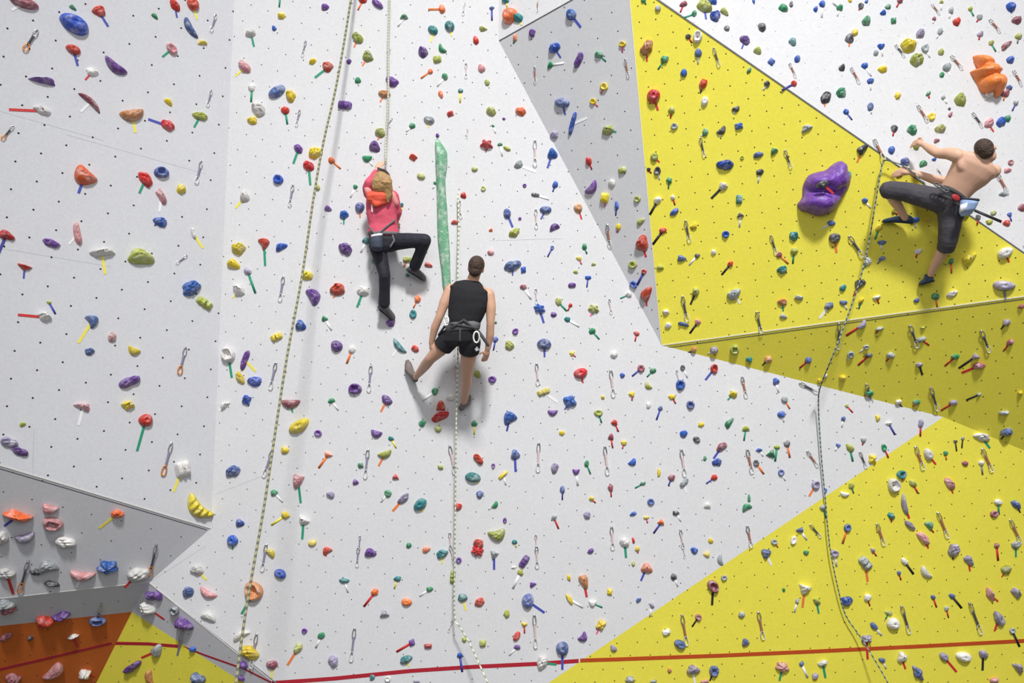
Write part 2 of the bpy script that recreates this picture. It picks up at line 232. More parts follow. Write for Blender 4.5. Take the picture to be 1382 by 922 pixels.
# x y length width (tenths of a photo pixel), tilt, colour+shape, then tape colour and tape end
HOLDS = '''
1003 337 441 221 27 bO
241 6964 501 181 15 oW b 6 710
1881 3479 381 225 8 lT
2677 6854 431 185 44 yN
1139 2381 331 211 40 oC b 106 261
3428 7982 281 241 65 aD g 326 829
1374 3414 441 144 -5 wW y 142 370
1865 7751 301 201 -10 wL r 168 793
321 40 421 140 18 mO w 16 14
1741 5160 301 193 -20 vK
1454 7651 321 181 0 bS
2463 6332 233 237 -15 wB y 234 664
3372 8814 261 201 20 yL
2577 3897 285 181 -25 bL
1781 1554 331 150 -8 aC y 183 179
4038 5751 301 160 -33 yO
120 5981 241 201 20 uK
602 1099 431 110 8 vW
712 7064 281 168 15 pD
1043 3164 301 156 80 pK w 93 330
13547 3856 301 144 5 uO d 1357 405
882 7315 281 152 15 wL
642 7661 281 152 -15 dC
602 8373 301 140 -12 rS
1554 907 381 110 38 vC
1103 7761 351 116 5 pC w 103 793
8667 3294 168 241 15 rT r 872 347
3081 4793 181 221 -20 wD g 313 510
732 9055 301 132 -45 pC
1795 9005 261 152 -35 vK
6888 225 231 168 -50 oO
3231 3925 201 193 40 wW y 314 402
2487 8423 241 160 15 vT
2178 2662 301 124 62 pW w 215 286
12253 634 221 168 20 yL
602 4282 221 168 15 wW r 24 425
4230 4011 237 156 60 vC
6711 7219 241 152 -12 lC
84 3178 261 140 25 rS n -4 347
7690 5421 189 193 -10 bS b 762 553
60 8152 301 120 0 dT r 18 823
1961 2428 271 132 50 rL g 188 261
8821 1304 185 193 0 rO r 888 149
3492 1484 221 160 45 wL y 345 158
271 6102 221 160 20 vK
1143 9095 221 160 -15 wW r 128 913
181 9165 221 160 -20 mL
3308 4867 281 124 -70 vK y 345 501
90 7741 241 144 10 wL r 18 802
3741 1243 261 132 -30 nO
8731 652 221 156 120 aL r 873 83
1721 5475 213 160 0 yW
9786 2231 229 148 0 bL
13066 3505 241 140 -42 yT
1123 5495 281 120 15 pW w 106 574
4561 3917 201 168 0 rL o 450 402
341 7255 281 120 -15 uC
12057 6553 168 201 -20 wD
7124 8116 160 209 0 nO b 735 827
6916 3595 253 132 -22 nL b 692 372
1966 5674 197 168 -10 rO g 185 609
9503 96 221 148 20 lL b 953 26
30 7265 181 181 0 wL
832 8303 301 108 -20 vW
2677 9165 181 181 0 nT
7590 8754 168 193 0 nO b 759 904
5941 5626 261 124 -28 rL
2006 8212 201 160 30 wL r 222 836
12384 9085 241 132 60 nS
3147 6368 209 152 -30 nL
10556 9005 209 152 25 pS g 1052 919
13561 3414 225 140 -25 wO r 1362 354
8721 3981 225 140 -65 rT r 873 413
2758 4091 261 120 35 lB
3223 3366 181 172 -20 yL
10857 7952 185 168 20 wW o 1083 820
4665 3370 189 164 20 vL
2176 2331 209 148 5 nD
6567 1960 193 160 10 rS
3923 5445 261 116 0 mC g 395 557
7315 8944 156 193 10 wL g 751 897
9904 3977 193 152 -40 dL w 999 410
6880 5650 193 152 -30 bC n 684 582
11676 7601 221 132 50 dB o 1171 785
12999 8864 221 132 15 wO
6382 6445 213 136 12 tO y 645 653
5672 6810 201 144 -45 tO y 571 691
6443 7440 181 160 0 rS
12865 7430 160 181 10 uL k 1286 755
12049 8417 181 160 20 wO
13356 8022 241 120 65 pW r 1347 812
7877 7841 217 132 70 aT r 792 806
4258 2075 193 148 -15 yL
7730 1675 321 88 105 bK w 792 159
12364 826 176 160 0 lL
2563 381 331 84 60 nC
7345 4647 193 144 0 nO b 735 482
9345 9045 193 144 0 uT w 938 922
3332 5405 152 181 0 bW
7816 818 221 124 115 vK
672 6864 221 124 15 pC
13707 8002 221 124 50 uW
4792 5252 185 148 0 vD
1219 1384 401 68 43 mC w 109 151
7836 5040 193 140 -10 rO r 787 517
9624 7916 193 140 55 mD k 961 817
2601 64 191 140 40 rO y 266 26
2820 8333 221 120 20 wC
13477 8353 221 120 60 uO r 1342 852
13738 9015 221 120 50 uW
3442 5154 189 140 -10 bL
692 3290 251 104 15 vL
2810 8012 261 100 28 pC
4024 6489 144 181 20 pC g 406 679
7590 1388 197 132 5 nO b 763 155
3147 3575 185 140 20 yT
1239 4338 185 140 60 nC y 106 463
4098 7030 181 140 25 wW g 408 728
2663 7701 181 140 0 wL y 279 783
2126 8784 181 140 -70 dT r 191 888
2262 1701 211 120 32 rL b 200 161
989 674 217 116 25 rO b 105 89
572 1500 251 100 20 wL r 12 148
13246 5901 241 104 10 wL g 1336 605
4545 4673 168 148 20 vO
3303 913 201 124 50 pL y 318 103
4655 1424 211 116 5 vB
12951 1364 152 160 0 lL
2543 7996 152 160 0 nL
6455 6202 168 144 50 rK
2162 3003 189 128 15 bL
1336 160 201 120 15 rL b 146 36
12454 7265 241 100 50 pL r 1253 740
1314 8373 241 100 0 nD
8111 8437 181 132 -50 yS p 805 856
11421 8116 181 132 0 bL
5056 1990 152 156 20 vT
4499 8930 140 168 0 uL
8721 7675 168 140 20 oT b 865 784
7281 4171 172 136 30 bS b 734 436
3301 2662 132 176 0 wT y 318 281
4054 4402 148 156 0 bT
3141 7299 156 148 -10 bO g 314 742
9413 501 128 181 5 wD
3251 8583 261 88 -30 wC
5293 1113 191 120 15 vL
11263 3214 160 140 -30 kO o 1129 341
12163 8874 140 160 0 wT r 1222 903
4992 7466 168 132 0 vT
11692 8624 168 132 0 uS r 1171 890
331 3611 241 92 20 rW b 32 376
11632 2026 185 120 -45 kT o 1157 219
7987 2542 221 100 -50 vC
120 8222 221 100 -15 mL
4900 3937 176 124 0 wL g 482 415
8207 1765 181 120 -25 lL g 832 178
3783 7747 168 128 20 bO
11138 1332 144 148 0 kL o 1113 144
7449 2087 144 148 10 bT b 739 227
10336 7470 152 140 0 nS w 1041 763
2698 1574 221 96 8 lL g 262 172
4966 772 160 132 60 lL o 489 89
8011 4173 160 132 0 lS p 797 427
2316 666 191 110 50 pD g 219 77
4828 525 168 124 30 lL o 478 64
7485 652 168 124 -20 bL b 757 78
5387 4673 261 80 50 tC w 530 481
12811 6533 209 100 50 pL r 1286 666
1584 6938 193 108 5 oL y 134 713
3927 1308 140 148 20 yL
6459 7345 148 140 0 rL
3673 8974 152 136 0 mL y 367 915
5965 7480 172 120 -15 tL y 597 761
4166 2251 156 132 30 rL g 419 250
12203 6814 301 68 78 uC r 1227 700
5478 8904 181 112 -30 tL y 552 900
12524 6136 168 120 70 wO r 1263 627
9176 8698 168 120 30 nO
7710 201 148 136 50 bO b 784 37
9389 3945 132 152 0 lW k 932 411
9634 9055 132 152 0 nD k 958 919
11772 6202 128 156 0 yS
5221 5405 164 120 30 vL o 514 556
13581 5835 189 104 -10 nL k 1351 593
6948 6142 132 148 0 nT b 696 637
4150 3728 152 128 0 yL
13066 7561 181 108 50 uT r 1309 771
9650 231 156 124 15 bL
3243 5104 201 96 55 yL
7074 7581 201 96 -55 vB
4425 913 160 120 -10 rL g 425 105
5710 716 144 132 0 vL
2357 80 191 100 55 rL b 239 24
6069 361 152 124 60 tO y 610 49
3564 3294 152 124 60 rC g 358 359
10887 1733 189 100 -25 dS
11604 3832 156 120 -25 kL r 1152 400
3789 3342 181 104 -25 bT
3733 4552 181 104 -25 yB
5447 6733 181 104 -45 uL o 530 690
3757 2428 140 132 10 bD
8430 7325 140 132 0 wL g 845 753
9182 5200 128 144 20 bD
13573 7691 128 144 0 lL r 1352 779
5197 6132 201 92 -20 lC o 511 629
4856 2803 124 148 10 nO o 486 294
8163 2672 124 148 10 yB p 816 279
12490 7731 209 88 50 wC
9894 5329 152 120 20 yW g 982 540
9233 6517 152 120 -50 dK w 926 665
2046 8042 120 152 -30 vT
6667 7490 120 152 0 dW b 667 769
1805 4739 181 100 25 yC
3031 5485 181 100 -40 wW w 295 555
4024 8754 181 100 -50 lL o 388 898
5133 1801 148 120 0 lL o 510 189
6940 3150 164 108 -25 lL
6473 8132 152 116 -25 rL
12306 1765 140 124 0 gL
2443 2560 124 140 0 yL
10713 3190 124 140 10 tL
5951 5495 124 140 0 rC
9738 6035 160 108 -40 mL b 963 619
10406 6132 120 144 40 gW
5187 8293 144 120 0 uW
1239 979 191 90 15 wL r 115 108
11047 2480 180 95 -20 kO r 1119 260
6876 4669 132 128 -10 lL
9489 1139 168 100 120 rL k 945 126
7365 2833 168 100 0 nO b 730 296
11347 1264 144 116 20 gL
1512 4558 116 144 0 pL
6629 1512 148 112 15 lL
7028 1514 152 108 20 oL
12687 1749 152 108 0 lL w 1264 180
5191 1272 168 96 10 aO o 513 138
6242 8072 144 112 -10 tL y 629 824
5080 5855 160 100 15 vC
7485 6322 100 160 0 uL
702 7881 201 80 10 kL
2026 9135 201 80 80 aC
6110 7791 201 80 -85 lB
5845 411 148 108 35 tO y 582 57
9914 4715 124 128 0 lD
10556 3645 132 120 20 tL
12163 6408 132 120 0 tD r 1218 649
13208 4939 181 88 -5 mL r 1298 503
5793 1625 152 104 12 dO y 578 172
10051 552 152 104 20 vL b 1001 66
7335 5294 197 80 -18 yB w 753 543
3388 457 140 112 -20 wL g 343 63
9834 5720 176 88 -55 gT
5488 8128 148 104 10 oO
9971 1705 140 108 0 bS
13266 8834 140 108 40 uL k 1326 905
5097 60 181 84 38 vO
13501 1661 120 124 0 bL
4643 2909 124 120 30 bL g 464 303
7867 8603 148 100 -50 vC
13637 100 132 112 10 bO b 1365 18
10444 2047 132 112 -30 gW
13569 626 185 80 -40 mT
10781 4021 160 92 10 dW
3652 7470 160 92 45 yC
5777 8724 152 96 0 rW
5576 2131 140 104 20 rW
12277 7094 181 80 45 uL
80 8593 181 80 -40 mL
11688 297 120 120 -40 gL
3235 7064 120 120 10 bT
13340 1675 116 124 30 pL r 1341 178
13707 6814 156 92 40 bL k 1377 692
7000 253 132 108 -20 tL y 704 34
4030 2014 132 108 40 vL g 396 221
9758 2520 132 108 0 wL k 960 268
6844 2885 104 136 0 nO b 692 307
9674 6242 136 104 -20 bL
12847 3971 168 84 -20 wL
481 7721 160 88 20 kL
13707 7355 140 100 0 dL g 1371 752
8501 9175 140 100 0 dL
12735 8864 140 100 40 uO r 1291 907
11459 533 124 112 -20 kL o 1146 63
7802 2813 124 112 20 aO r 785 296
11008 6549 112 124 20 uD o 1092 670
12414 469 128 108 0 uL w 1238 56
11704 3531 128 108 0 wL g 1165 363
983 8589 193 72 -18 wW r 105 873
1207 4749 132 104 0 nL
9638 4980 104 132 0 rD b 952 513
9509 1372 100 136 10 wO
3408 1637 140 96 0 yL
8831 2121 108 124 0 lO r 890 219
12207 2195 124 108 20 nL
10055 8674 108 124 0 nT
2607 3154 152 88 75 wK y 274 335
10560 4081 132 100 10 aL g 1057 420
11186 4131 132 100 -10 nL w 1106 430
2367 8232 132 100 30 dD
11018 8116 132 100 30 lW g 1105 828
13717 285 136 96 10 mL
9975 2692 96 136 0 tB
10075 6854 148 88 -30 gC
9317 5469 112 116 0 nD
12775 919 124 104 -10 dL w 1282 102
4415 7440 140 92 -30 rC r 440 751
11102 8954 92 140 80 wL g 1114 915
9738 1765 152 84 -40 kC w 971 185
7481 3077 152 84 -25 vC
9223 4378 152 84 15 nK
7000 2227 132 96 -20 dL w 723 232
9192 3491 132 96 5 nT
9638 4727 112 112 0 uL w 955 478
9423 718 104 120 0 nO w 942 87
6082 5375 120 104 0 wL
3853 6958 120 104 10 yL y 366 709
4463 6685 120 104 0 uL
10231 2095 148 84 -20 nL
6974 8589 148 84 -60 rO
5901 806 124 100 -10 lB
5267 4366 124 100 10 vL
5576 4242 100 124 0 tD
13160 4815 124 100 10 uW k 1294 497
9102 2863 140 88 -40 bL
12534 7094 140 88 50 gC r 1260 719
2728 582 160 76 10 yW
11632 4386 160 76 -45 uC r 1142 453
5458 237 132 92 0 gW w 537 36
10568 120 132 92 15 gL
10797 7159 132 92 0 nW w 1089 729
11467 6051 132 92 55 lL g 1151 623
12025 6964 132 92 35 tS r 1203 705
8541 3575 112 108 0 lD p 860 359
7485 1825 120 100 0 uL
10280 381 120 100 50 kL
10219 692 120 100 20 lT
8972 806 120 100 -30 gL g 888 94
3845 6083 120 100 20 yL
2146 8042 100 120 0 vL
11261 7470 120 100 20 uD w 1129 765
8872 2311 96 124 10 kD w 890 243
12622 4005 124 96 20 gL o 1265 415
4222 838 128 92 -25 yW
6078 1544 128 92 -20 rW
4956 2143 140 84 0 gC w 503 224
12344 2973 140 84 0 bL w 1236 308
4425 6144 140 84 20 oW o 430 632
11702 8068 108 108 0 wL r 1174 818
3853 1500 112 104 0 rL g 388 168
6499 931 112 104 20 pL w 655 96
8157 1173 112 104 30 yD p 811 127
10408 838 112 104 0 bS
6182 6844 112 104 -30 rL
6475 6677 104 112 -10 nL
9225 5861 104 112 10 bL
9610 24 132 88 25 bL
12566 1584 116 100 -30 yD
9770 164 144 80 40 lT
7457 5570 144 80 0 vC
7686 8092 168 68 58 yL w 787 820
11908 947 128 88 0 yL
8992 8533 128 88 -20 wB
7718 3856 108 104 0 vK
7923 6958 108 104 -20 uL
2270 1380 140 80 40 yT
13417 9185 140 80 0 pL
8087 742 112 100 -10 gL g 818 83
12482 662 100 112 0 dD w 1255 78
12907 305 112 100 0 rL
3344 3665 112 100 0 uL g 345 396
8876 2708 112 100 -30 wL k 877 290
4752 4723 112 100 0 wL o 468 491
8988 4217 112 100 0 wW
4868 6284 112 100 20 gW
5237 6665 112 100 0 gL w 514 678
5560 8674 100 112 0 vS r 535 880
13565 1272 120 92 0 mL o 1354 136
10366 4853 120 92 -10 aL k 1029 493
12017 4799 120 92 -10 dL r 1196 488
8922 7054 120 92 30 oW n 882 720
3287 8979 120 92 0 vL
12430 4582 152 72 -15 dL r 1254 466
4645 7841 152 72 0 tL w 470 800
8077 5574 124 88 0 lD g 812 571
11832 4017 160 68 -20 wW r 1186 410
9722 7561 160 68 80 dC
8651 4976 104 104 0 mD b 853 508
10717 3394 108 100 0 lL g 1070 356
8288 4793 108 100 0 wL
5337 6445 108 100 10 rW
11435 7124 100 108 0 nD o 1137 734
12113 1296 96 112 20 yS
13788 2813 112 96 0 mL
6645 5124 112 96 0 vD
10693 574 116 92 35 tL
8402 2299 116 92 -20 lB
5967 666 148 72 50 gC
8647 2997 132 80 -40 lT
11792 8453 132 80 50 nL w 1190 858
5967 124 120 88 70 oO o 578 13
13346 1284 120 88 0 wD w 1329 136
6443 5054 120 88 60 lL
11732 5309 120 88 10 gL r 1166 534
7185 7895 120 88 -30 vW
4218 7331 124 84 -15 yO
9794 3164 104 100 0 bD
5604 4713 104 100 0 rL
10466 5154 100 104 0 bT w 1051 530
6515 8684 100 104 0 lB
9229 987 96 108 0 bO
5060 7996 108 96 0 oL r 491 819
5495 3505 130 80 0 lB o 545 361
9517 1791 92 112 0 gL w 946 184
7947 2181 92 112 -20 rL r 799 229
9991 2909 112 92 10 kW w 998 307
5700 5718 112 92 -20 gL w 566 581
10544 5594 112 92 0 bO w 1058 570
13413 6938 112 92 0 mD
7997 8142 112 92 0 wC g 813 820
8228 7992 92 112 0 yS p 820 803
6511 397 128 80 20 lW
10707 7295 80 128 15 wD
5684 2383 116 88 20 lO
8551 3844 116 88 50 bD
10255 2327 120 84 -10 kL w 1023 247
7536 4077 120 84 75 lL g 765 420
8535 6242 120 84 -40 bC
6840 8289 120 84 100 lL
9064 1494 100 100 0 lL r 905 160
12364 1980 100 100 0 lL
5871 5288 100 100 -10 gL w 570 541
7477 6990 100 100 20 dW r 754 714
9369 7434 100 100 0 bL
10998 9131 100 100 0 uL
3797 221 104 96 10 yL
13629 818 104 96 0 bL
12029 2035 104 96 0 bL
11888 630 108 92 0 bS w 1191 76
7064 3645 92 108 20 bS
9064 6453 108 92 0 mL b 902 656
4338 8583 108 92 -10 gL w 426 875
8795 8172 124 80 65 uW w 877 833
4387 104 112 88 10 vL
4946 3258 112 88 0 tL w 487 341
13581 4354 112 88 0 uL k 1351 444
5751 7426 112 88 -20 oL
12865 5435 116 84 -10 uL r 1270 554
7185 453 96 100 50 vL
5636 4045 100 96 0 oL o 558 416
5913 5795 100 96 0 lL
4896 10 120 80 10 rL o 483 14
13036 2923 120 80 -25 lW r 1294 299
12143 2351 120 80 -30 kL
11622 4061 120 80 -40 yW g 1159 417
12424 5720 80 120 0 uL r 1242 589
12314 6529 120 80 40 lL r 1239 666
13547 5574 160 60 -10 dL
13467 6777 120 80 10 wO g 1348 695
8278 8754 80 120 -30 uL
12203 7581 120 80 50 wL k 1233 775
11744 1452 92 104 0 nL w 1176 154
9032 2436 92 104 -20 gS g 902 255
11868 4438 140 68 -15 dW r 1182 450
4294 5851 108 88 20 vD
6422 552 112 84 80 rL
9931 1476 112 84 -30 kL w 990 154
9068 5361 112 84 0 yS r 912 545
6787 6416 168 56 -42 yB w 683 655
12390 3398 116 80 -15 wL r 1236 348
3402 1193 96 96 20 wL g 339 138
9100 1709 100 92 0 dD
12057 285 92 100 0 gS
8264 2476 100 92 10 wL
10909 4863 100 92 -20 nL r 1079 497
3701 6657 100 92 0 gL w 382 678
8783 6777 100 92 0 nD
11110 6854 100 92 0 dL g 1115 700
10007 8301 100 92 0 dL
11218 3013 120 76 5 nO w 1109 309
4425 2821 108 84 10 vT
9401 5935 108 84 40 kO
11900 3278 132 68 -10 nL w 1189 337
8745 5210 132 68 50 lC
11395 6673 132 68 10 wC
12454 2221 112 80 -20 gC
11862 3083 112 80 -20 yL g 1181 323
10566 4272 112 80 20 dT
11375 3885 112 80 -50 tO
5945 6312 112 80 20 lW
5777 3579 124 72 20 rT
12065 1745 96 92 0 kL r 1205 184
9016 4398 96 92 0 wL
8527 5325 92 96 0 yS p 853 541
10586 5395 96 92 0 dO o 1066 552
13593 1609 100 88 10 gL
13629 4623 100 88 0 mL r 1354 474
11479 4783 100 88 0 dD w 1144 487
11371 5104 100 88 0 yL
10620 5995 88 100 -30 kL o 1066 618
9092 7791 100 88 -50 kL w 915 792
12891 4815 112 76 0 gL r 1275 494
5365 7815 112 76 0 tL y 532 795
8486 3977 92 92 0 wL g 837 403
11531 451 96 88 30 yL
7590 6613 68 124 0 nL n 759 675
11361 923 100 84 -20 kL r 1134 96
8948 3114 100 84 0 rL k 881 330
11461 2381 60 140 0 tL w 1139 249
13581 3021 100 84 0 rL k 1315 284
12370 5429 100 84 -20 gL o 1232 549
8240 6589 84 100 0 mL r 825 671
9545 6834 100 84 10 wC
9120 6926 100 84 0 kS w 919 704
9423 8333 100 84 50 mD k 934 846
9363 3053 104 80 -50 yC r 934 310
7991 4472 104 80 -30 gL g 809 458
7774 6368 104 80 0 vC w 780 656
7074 8433 108 76 0 yW r 708 855
13537 2622 120 68 -10 dL
12510 2969 120 68 10 yB
11381 4085 120 68 10 nL w 1143 418
6679 6818 120 68 -50 gC w 659 688
11993 5720 120 68 0 wW n 1208 587
11993 8273 120 68 20 lL g 1195 836
6005 1043 92 88 10 gL w 590 117
10757 806 92 88 0 bL
7493 2500 88 92 20 bL b 746 259
8603 2692 92 88 10 lD
6402 5720 88 92 0 gL y 640 587
10540 6382 88 92 0 nD w 1060 649
13589 2307 112 72 -10 pT
6956 4478 96 84 -50 vD
6623 3414 100 80 0 pL
9223 64 108 72 -20 mL r 918 17
13742 501 108 72 10 lL d 1373 59
11928 6043 72 108 -15 gD r 1199 618
8880 116 88 88 0 dO
10352 1139 88 88 0 kL w 1030 122
4282 2536 88 88 0 lL
6254 2644 88 88 30 rT
4796 6513 88 88 0 vT
8292 5710 88 88 0 rL r 835 583
9638 6449 88 88 0 rL b 953 653
4475 2171 92 84 10 oL o 460 228
11487 6557 84 92 0 lL g 1152 666
9461 5735 96 80 0 yS
5797 7956 96 80 -10 gL w 566 805
7429 882 112 68 120 gT w 761 85
11724 4795 112 68 -10 kL r 1158 493
10245 6079 112 68 0 bW w 1030 616
8402 598 100 76 -10 yD p 840 71
8908 3615 100 76 10 lL
10111 4855 100 76 10 tL
7024 7731 100 76 45 lL w 692 795
11668 895 104 72 0 bL w 1176 103
12683 433 72 104 20 dL w 1264 52
4475 5413 104 72 0 gL w 457 554
10063 5795 104 72 0 lC g 1004 595
11840 5650 72 104 -10 yT
8007 1372 88 84 0 yD p 807 144
11094 60 84 88 0 bO w 1109 24
11331 116 88 84 0 gL w 1130 22
4379 4306 88 84 0 gT w 448 446
9417 4350 84 88 0 pL k 931 450
9363 4723 84 88 0 aL k 922 480
10203 6252 84 88 0 kD o 1031 640
11744 1103 92 80 -20 bL w 1175 122
8811 5008 92 80 0 gL g 873 509
7983 6737 92 80 20 yW r 804 679
10448 7315 92 80 20 dD o 1050 739
5233 9165 92 80 0 wD
11776 7430 92 80 60 uW r 1183 751
5949 1280 108 68 60 oL
7064 3881 96 76 20 mL w 717 404
6824 16 100 72 0 tL y 685 10
7971 7442 100 72 -20 vL
8326 2777 60 120 0 bL b 831 291
8675 6529 112 64 -10 gW g 857 659
6132 3007 104 68 0 rT
6980 8738 104 68 15 vL w 687 885
4832 1095 84 84 0 gL w 484 116
5564 1705 88 80 0 gL w 548 178
12695 714 88 80 0 lL
10516 3444 88 80 0 mL o 1064 356
8244 5907 80 88 10 mC r 827 605
9770 7801 88 80 0 dD
7887 3334 76 92 0 gL g 792 343
7722 4773 76 92 0 yS p 777 482
13020 6260 92 76 20 mL
2086 221 116 60 40 gT
977 104 124 56 35 gT
11902 8914 96 72 20 nL w 1196 903
8892 6384 52 132 0 yL
12831 150 68 100 0 dL w 1281 25
8751 5475 68 100 0 wL
12402 4923 100 68 -10 uL k 1245 506
7917 6262 68 100 0 gL g 797 640
12845 8048 100 68 30 nL k 1298 821
9858 3567 84 80 0 rL k 974 371
7471 4250 84 80 0 vL
12123 5429 84 80 0 wL k 1219 552
6192 7563 80 84 0 vD
9537 7486 84 80 -40 yC
10713 1135 88 76 10 rL n 1055 122
13226 469 88 76 -40 uL r 1321 54
11672 2712 88 76 0 bL w 1175 281
7225 2632 128 52 10 kB w 741 269
13346 3005 92 72 10 lL
7658 4314 92 72 30 tL w 782 441
13240 6252 92 72 20 wL d 1326 641
6206 8850 92 72 0 bL b 624 907
3783 -60 80 80 0 gL g 377 10
12143 16 80 80 -60 mL r 1210 10
13768 5304 80 80 0 yW
5518 7365 80 80 0 gL
5026 9145 80 80 0 tL
3261 9155 80 80 0 vL
13657 8513 80 80 0 dD k 1376 873
11616 92 76 84 0 kL r 1159 14
12835 3531 72 88 10 gL o 1284 369
8420 5983 88 72 0 yL p 840 606
2607 8764 88 72 0 bL
8350 3063 68 92 0 yO p 833 314
305 5731 92 68 -15 lL
9513 9199 120 52 0 pL
6575 1123 80 76 20 lL
9810 391 80 76 20 kL
5046 3531 76 80 0 gL w 501 369
9630 3410 80 76 0 wL
6687 4586 80 76 0 bL b 666 473
11415 1516 84 72 0 bL b 1150 162
11904 3491 108 56 -20 nO d 1184 356
6844 2006 116 52 25 lO
8547 6938 100 60 -20 bL
9289 497 88 68 0 kL r 934 58
13216 241 68 88 -40 dL r 1318 30
6406 2287 88 68 0 lO
6954 511 104 56 80 oL g 693 59
9367 193 76 76 0 gL g 923 24
11818 722 72 80 30 dL
13637 2199 80 72 0 mD
13196 2943 72 80 10 kL r 1319 303
7582 5851 80 72 0 yL
10107 6733 48 120 0 gT
9590 7303 72 80 0 yL
11652 5941 80 72 0 dC r 1164 601
13447 7365 72 80 0 mL r 1347 757
4110 8517 80 72 0 vD
10877 7462 80 72 30 gL
11916 181 84 68 0 bL
13617 1191 84 68 0 nL
9213 4968 68 84 0 kO w 928 510
12370 4057 84 68 -10 nL
12063 2849 52 108 15 lL r 1211 290
12634 1906 92 60 -20 mT
13707 1396 76 72 0 dL b 1366 150
6944 7319 76 72 0 tL y 697 739
6266 8638 76 72 0 lL
11981 100 80 68 0 gL
13401 2883 80 68 0 lL
10111 953 96 56 115 gL
10484 6039 84 64 10 lL g 1046 623
8591 4506 88 60 30 rL r 857 461
8617 8104 88 60 -50 nL
13782 4137 100 52 -10 mL
411 8613 100 52 -40 kL
8398 5072 72 72 0 bL
8601 7414 72 72 0 yL p 861 747
9409 3454 76 68 0 kL w 930 358
13373 586 80 64 -20 lL g 1344 70
5277 5923 80 64 20 tL y 535 605
11688 4683 84 60 -10 dD w 1160 476
7937 3748 96 52 0 bB b 792 388
10757 8116 56 88 0 dL w 1072 827
5809 967 72 68 0 oO o 568 106
12707 1019 72 68 0 gL
6523 2552 72 68 -20 lD
11381 5658 68 72 0 nL w 1136 577
11311 6015 72 68 0 bS w 1127 609
10817 8964 68 72 0 nL w 1090 915
12590 8062 72 68 30 nL r 1264 820
12771 8216 68 72 0 dL r 1280 834
8821 9199 100 48 0 dL
8683 10 80 60 0 gL g 872 6
10677 64 60 80 0 kL
7814 3495 80 60 30 yL p 785 357
9080 2668 60 80 0 wL r 911 277
12526 1268 84 56 -50 gL r 1254 133
3701 389 68 68 0 bL
11006 132 68 68 0 bL
8135 5369 68 68 0 yW
8912 5515 68 68 0 nL b 886 567
12759 6122 68 68 0 gL o 1277 621
4711 838 72 64 0 vL
6216 1227 72 64 0 tO y 621 139
4796 2528 64 72 0 gL w 473 267
6814 7026 56 80 0 vD
7676 7801 56 80 0 yL p 769 785
5620 9199 100 44 0 uL
6627 3110 72 60 -30 oW
8695 3665 72 60 0 rD n 860 385
9036 9051 60 72 0 aL r 903 909
6657 6292 56 76 0 vD
8721 6990 88 48 0 yL p 874 706
5885 2476 52 80 100 gL w 584 255
13621 2903 68 60 0 bL b 1365 299
11058 5144 60 68 0 yL
12129 7735 60 68 0 nL r 1216 783
12454 4426 100 40 10 lW
12823 1556 76 52 -50 mL
8547 7615 56 68 0 lL
662 4085 72 52 0 lL b 75 424
8547 7295 40 92 -10 rB
13092 130 60 60 0 lL g 1314 22
5421 2773 60 60 0 tL y 542 285
5502 3720 60 60 0 tL
11140 5074 60 60 0 wL
12727 1324 64 56 0 dL w 1278 140
7770 3675 68 52 0 lL
9513 6192 52 68 0 gL
6637 116 44 80 80 nT b 664 28
6747 1954 72 48 10 gL w 678 211
8755 2291 60 56 0 kL r 879 234
7698 4125 56 60 0 rL r 766 420
13212 5325 64 52 0 dL k 1304 540
8007 3571 68 48 0 lT
12606 2155 68 48 0 bL
10171 20 40 80 0 bL
5905 1835 56 56 0 vL
12604 261 60 52 0 mL w 1259 32
7453 3346 52 60 0 nD b 739 347
5353 2977 64 48 0 vL
7080 2508 56 52 0 vD
10015 2131 56 52 0 lD
11427 5481 56 52 0 lL r 1151 557
11140 6623 48 60 0 bO
6934 7661 72 40 -10 wL
10576 7964 48 56 0 gL
11471 16 60 44 0 yL
12703 36 52 48 0 lL w 1270 14
12991 5921 52 48 0 dL k 1298 605
12891 5961 60 40 0 kL k 1291 609
11692 28 48 48 0 bL
7016 2953 48 44 0 vD
6800 1609 44 40 0 vL
6655 1705 52 32 30 gL w 669 180
12811 1474 40 40 0 kL
6689 4358 40 40 0 gL
'''
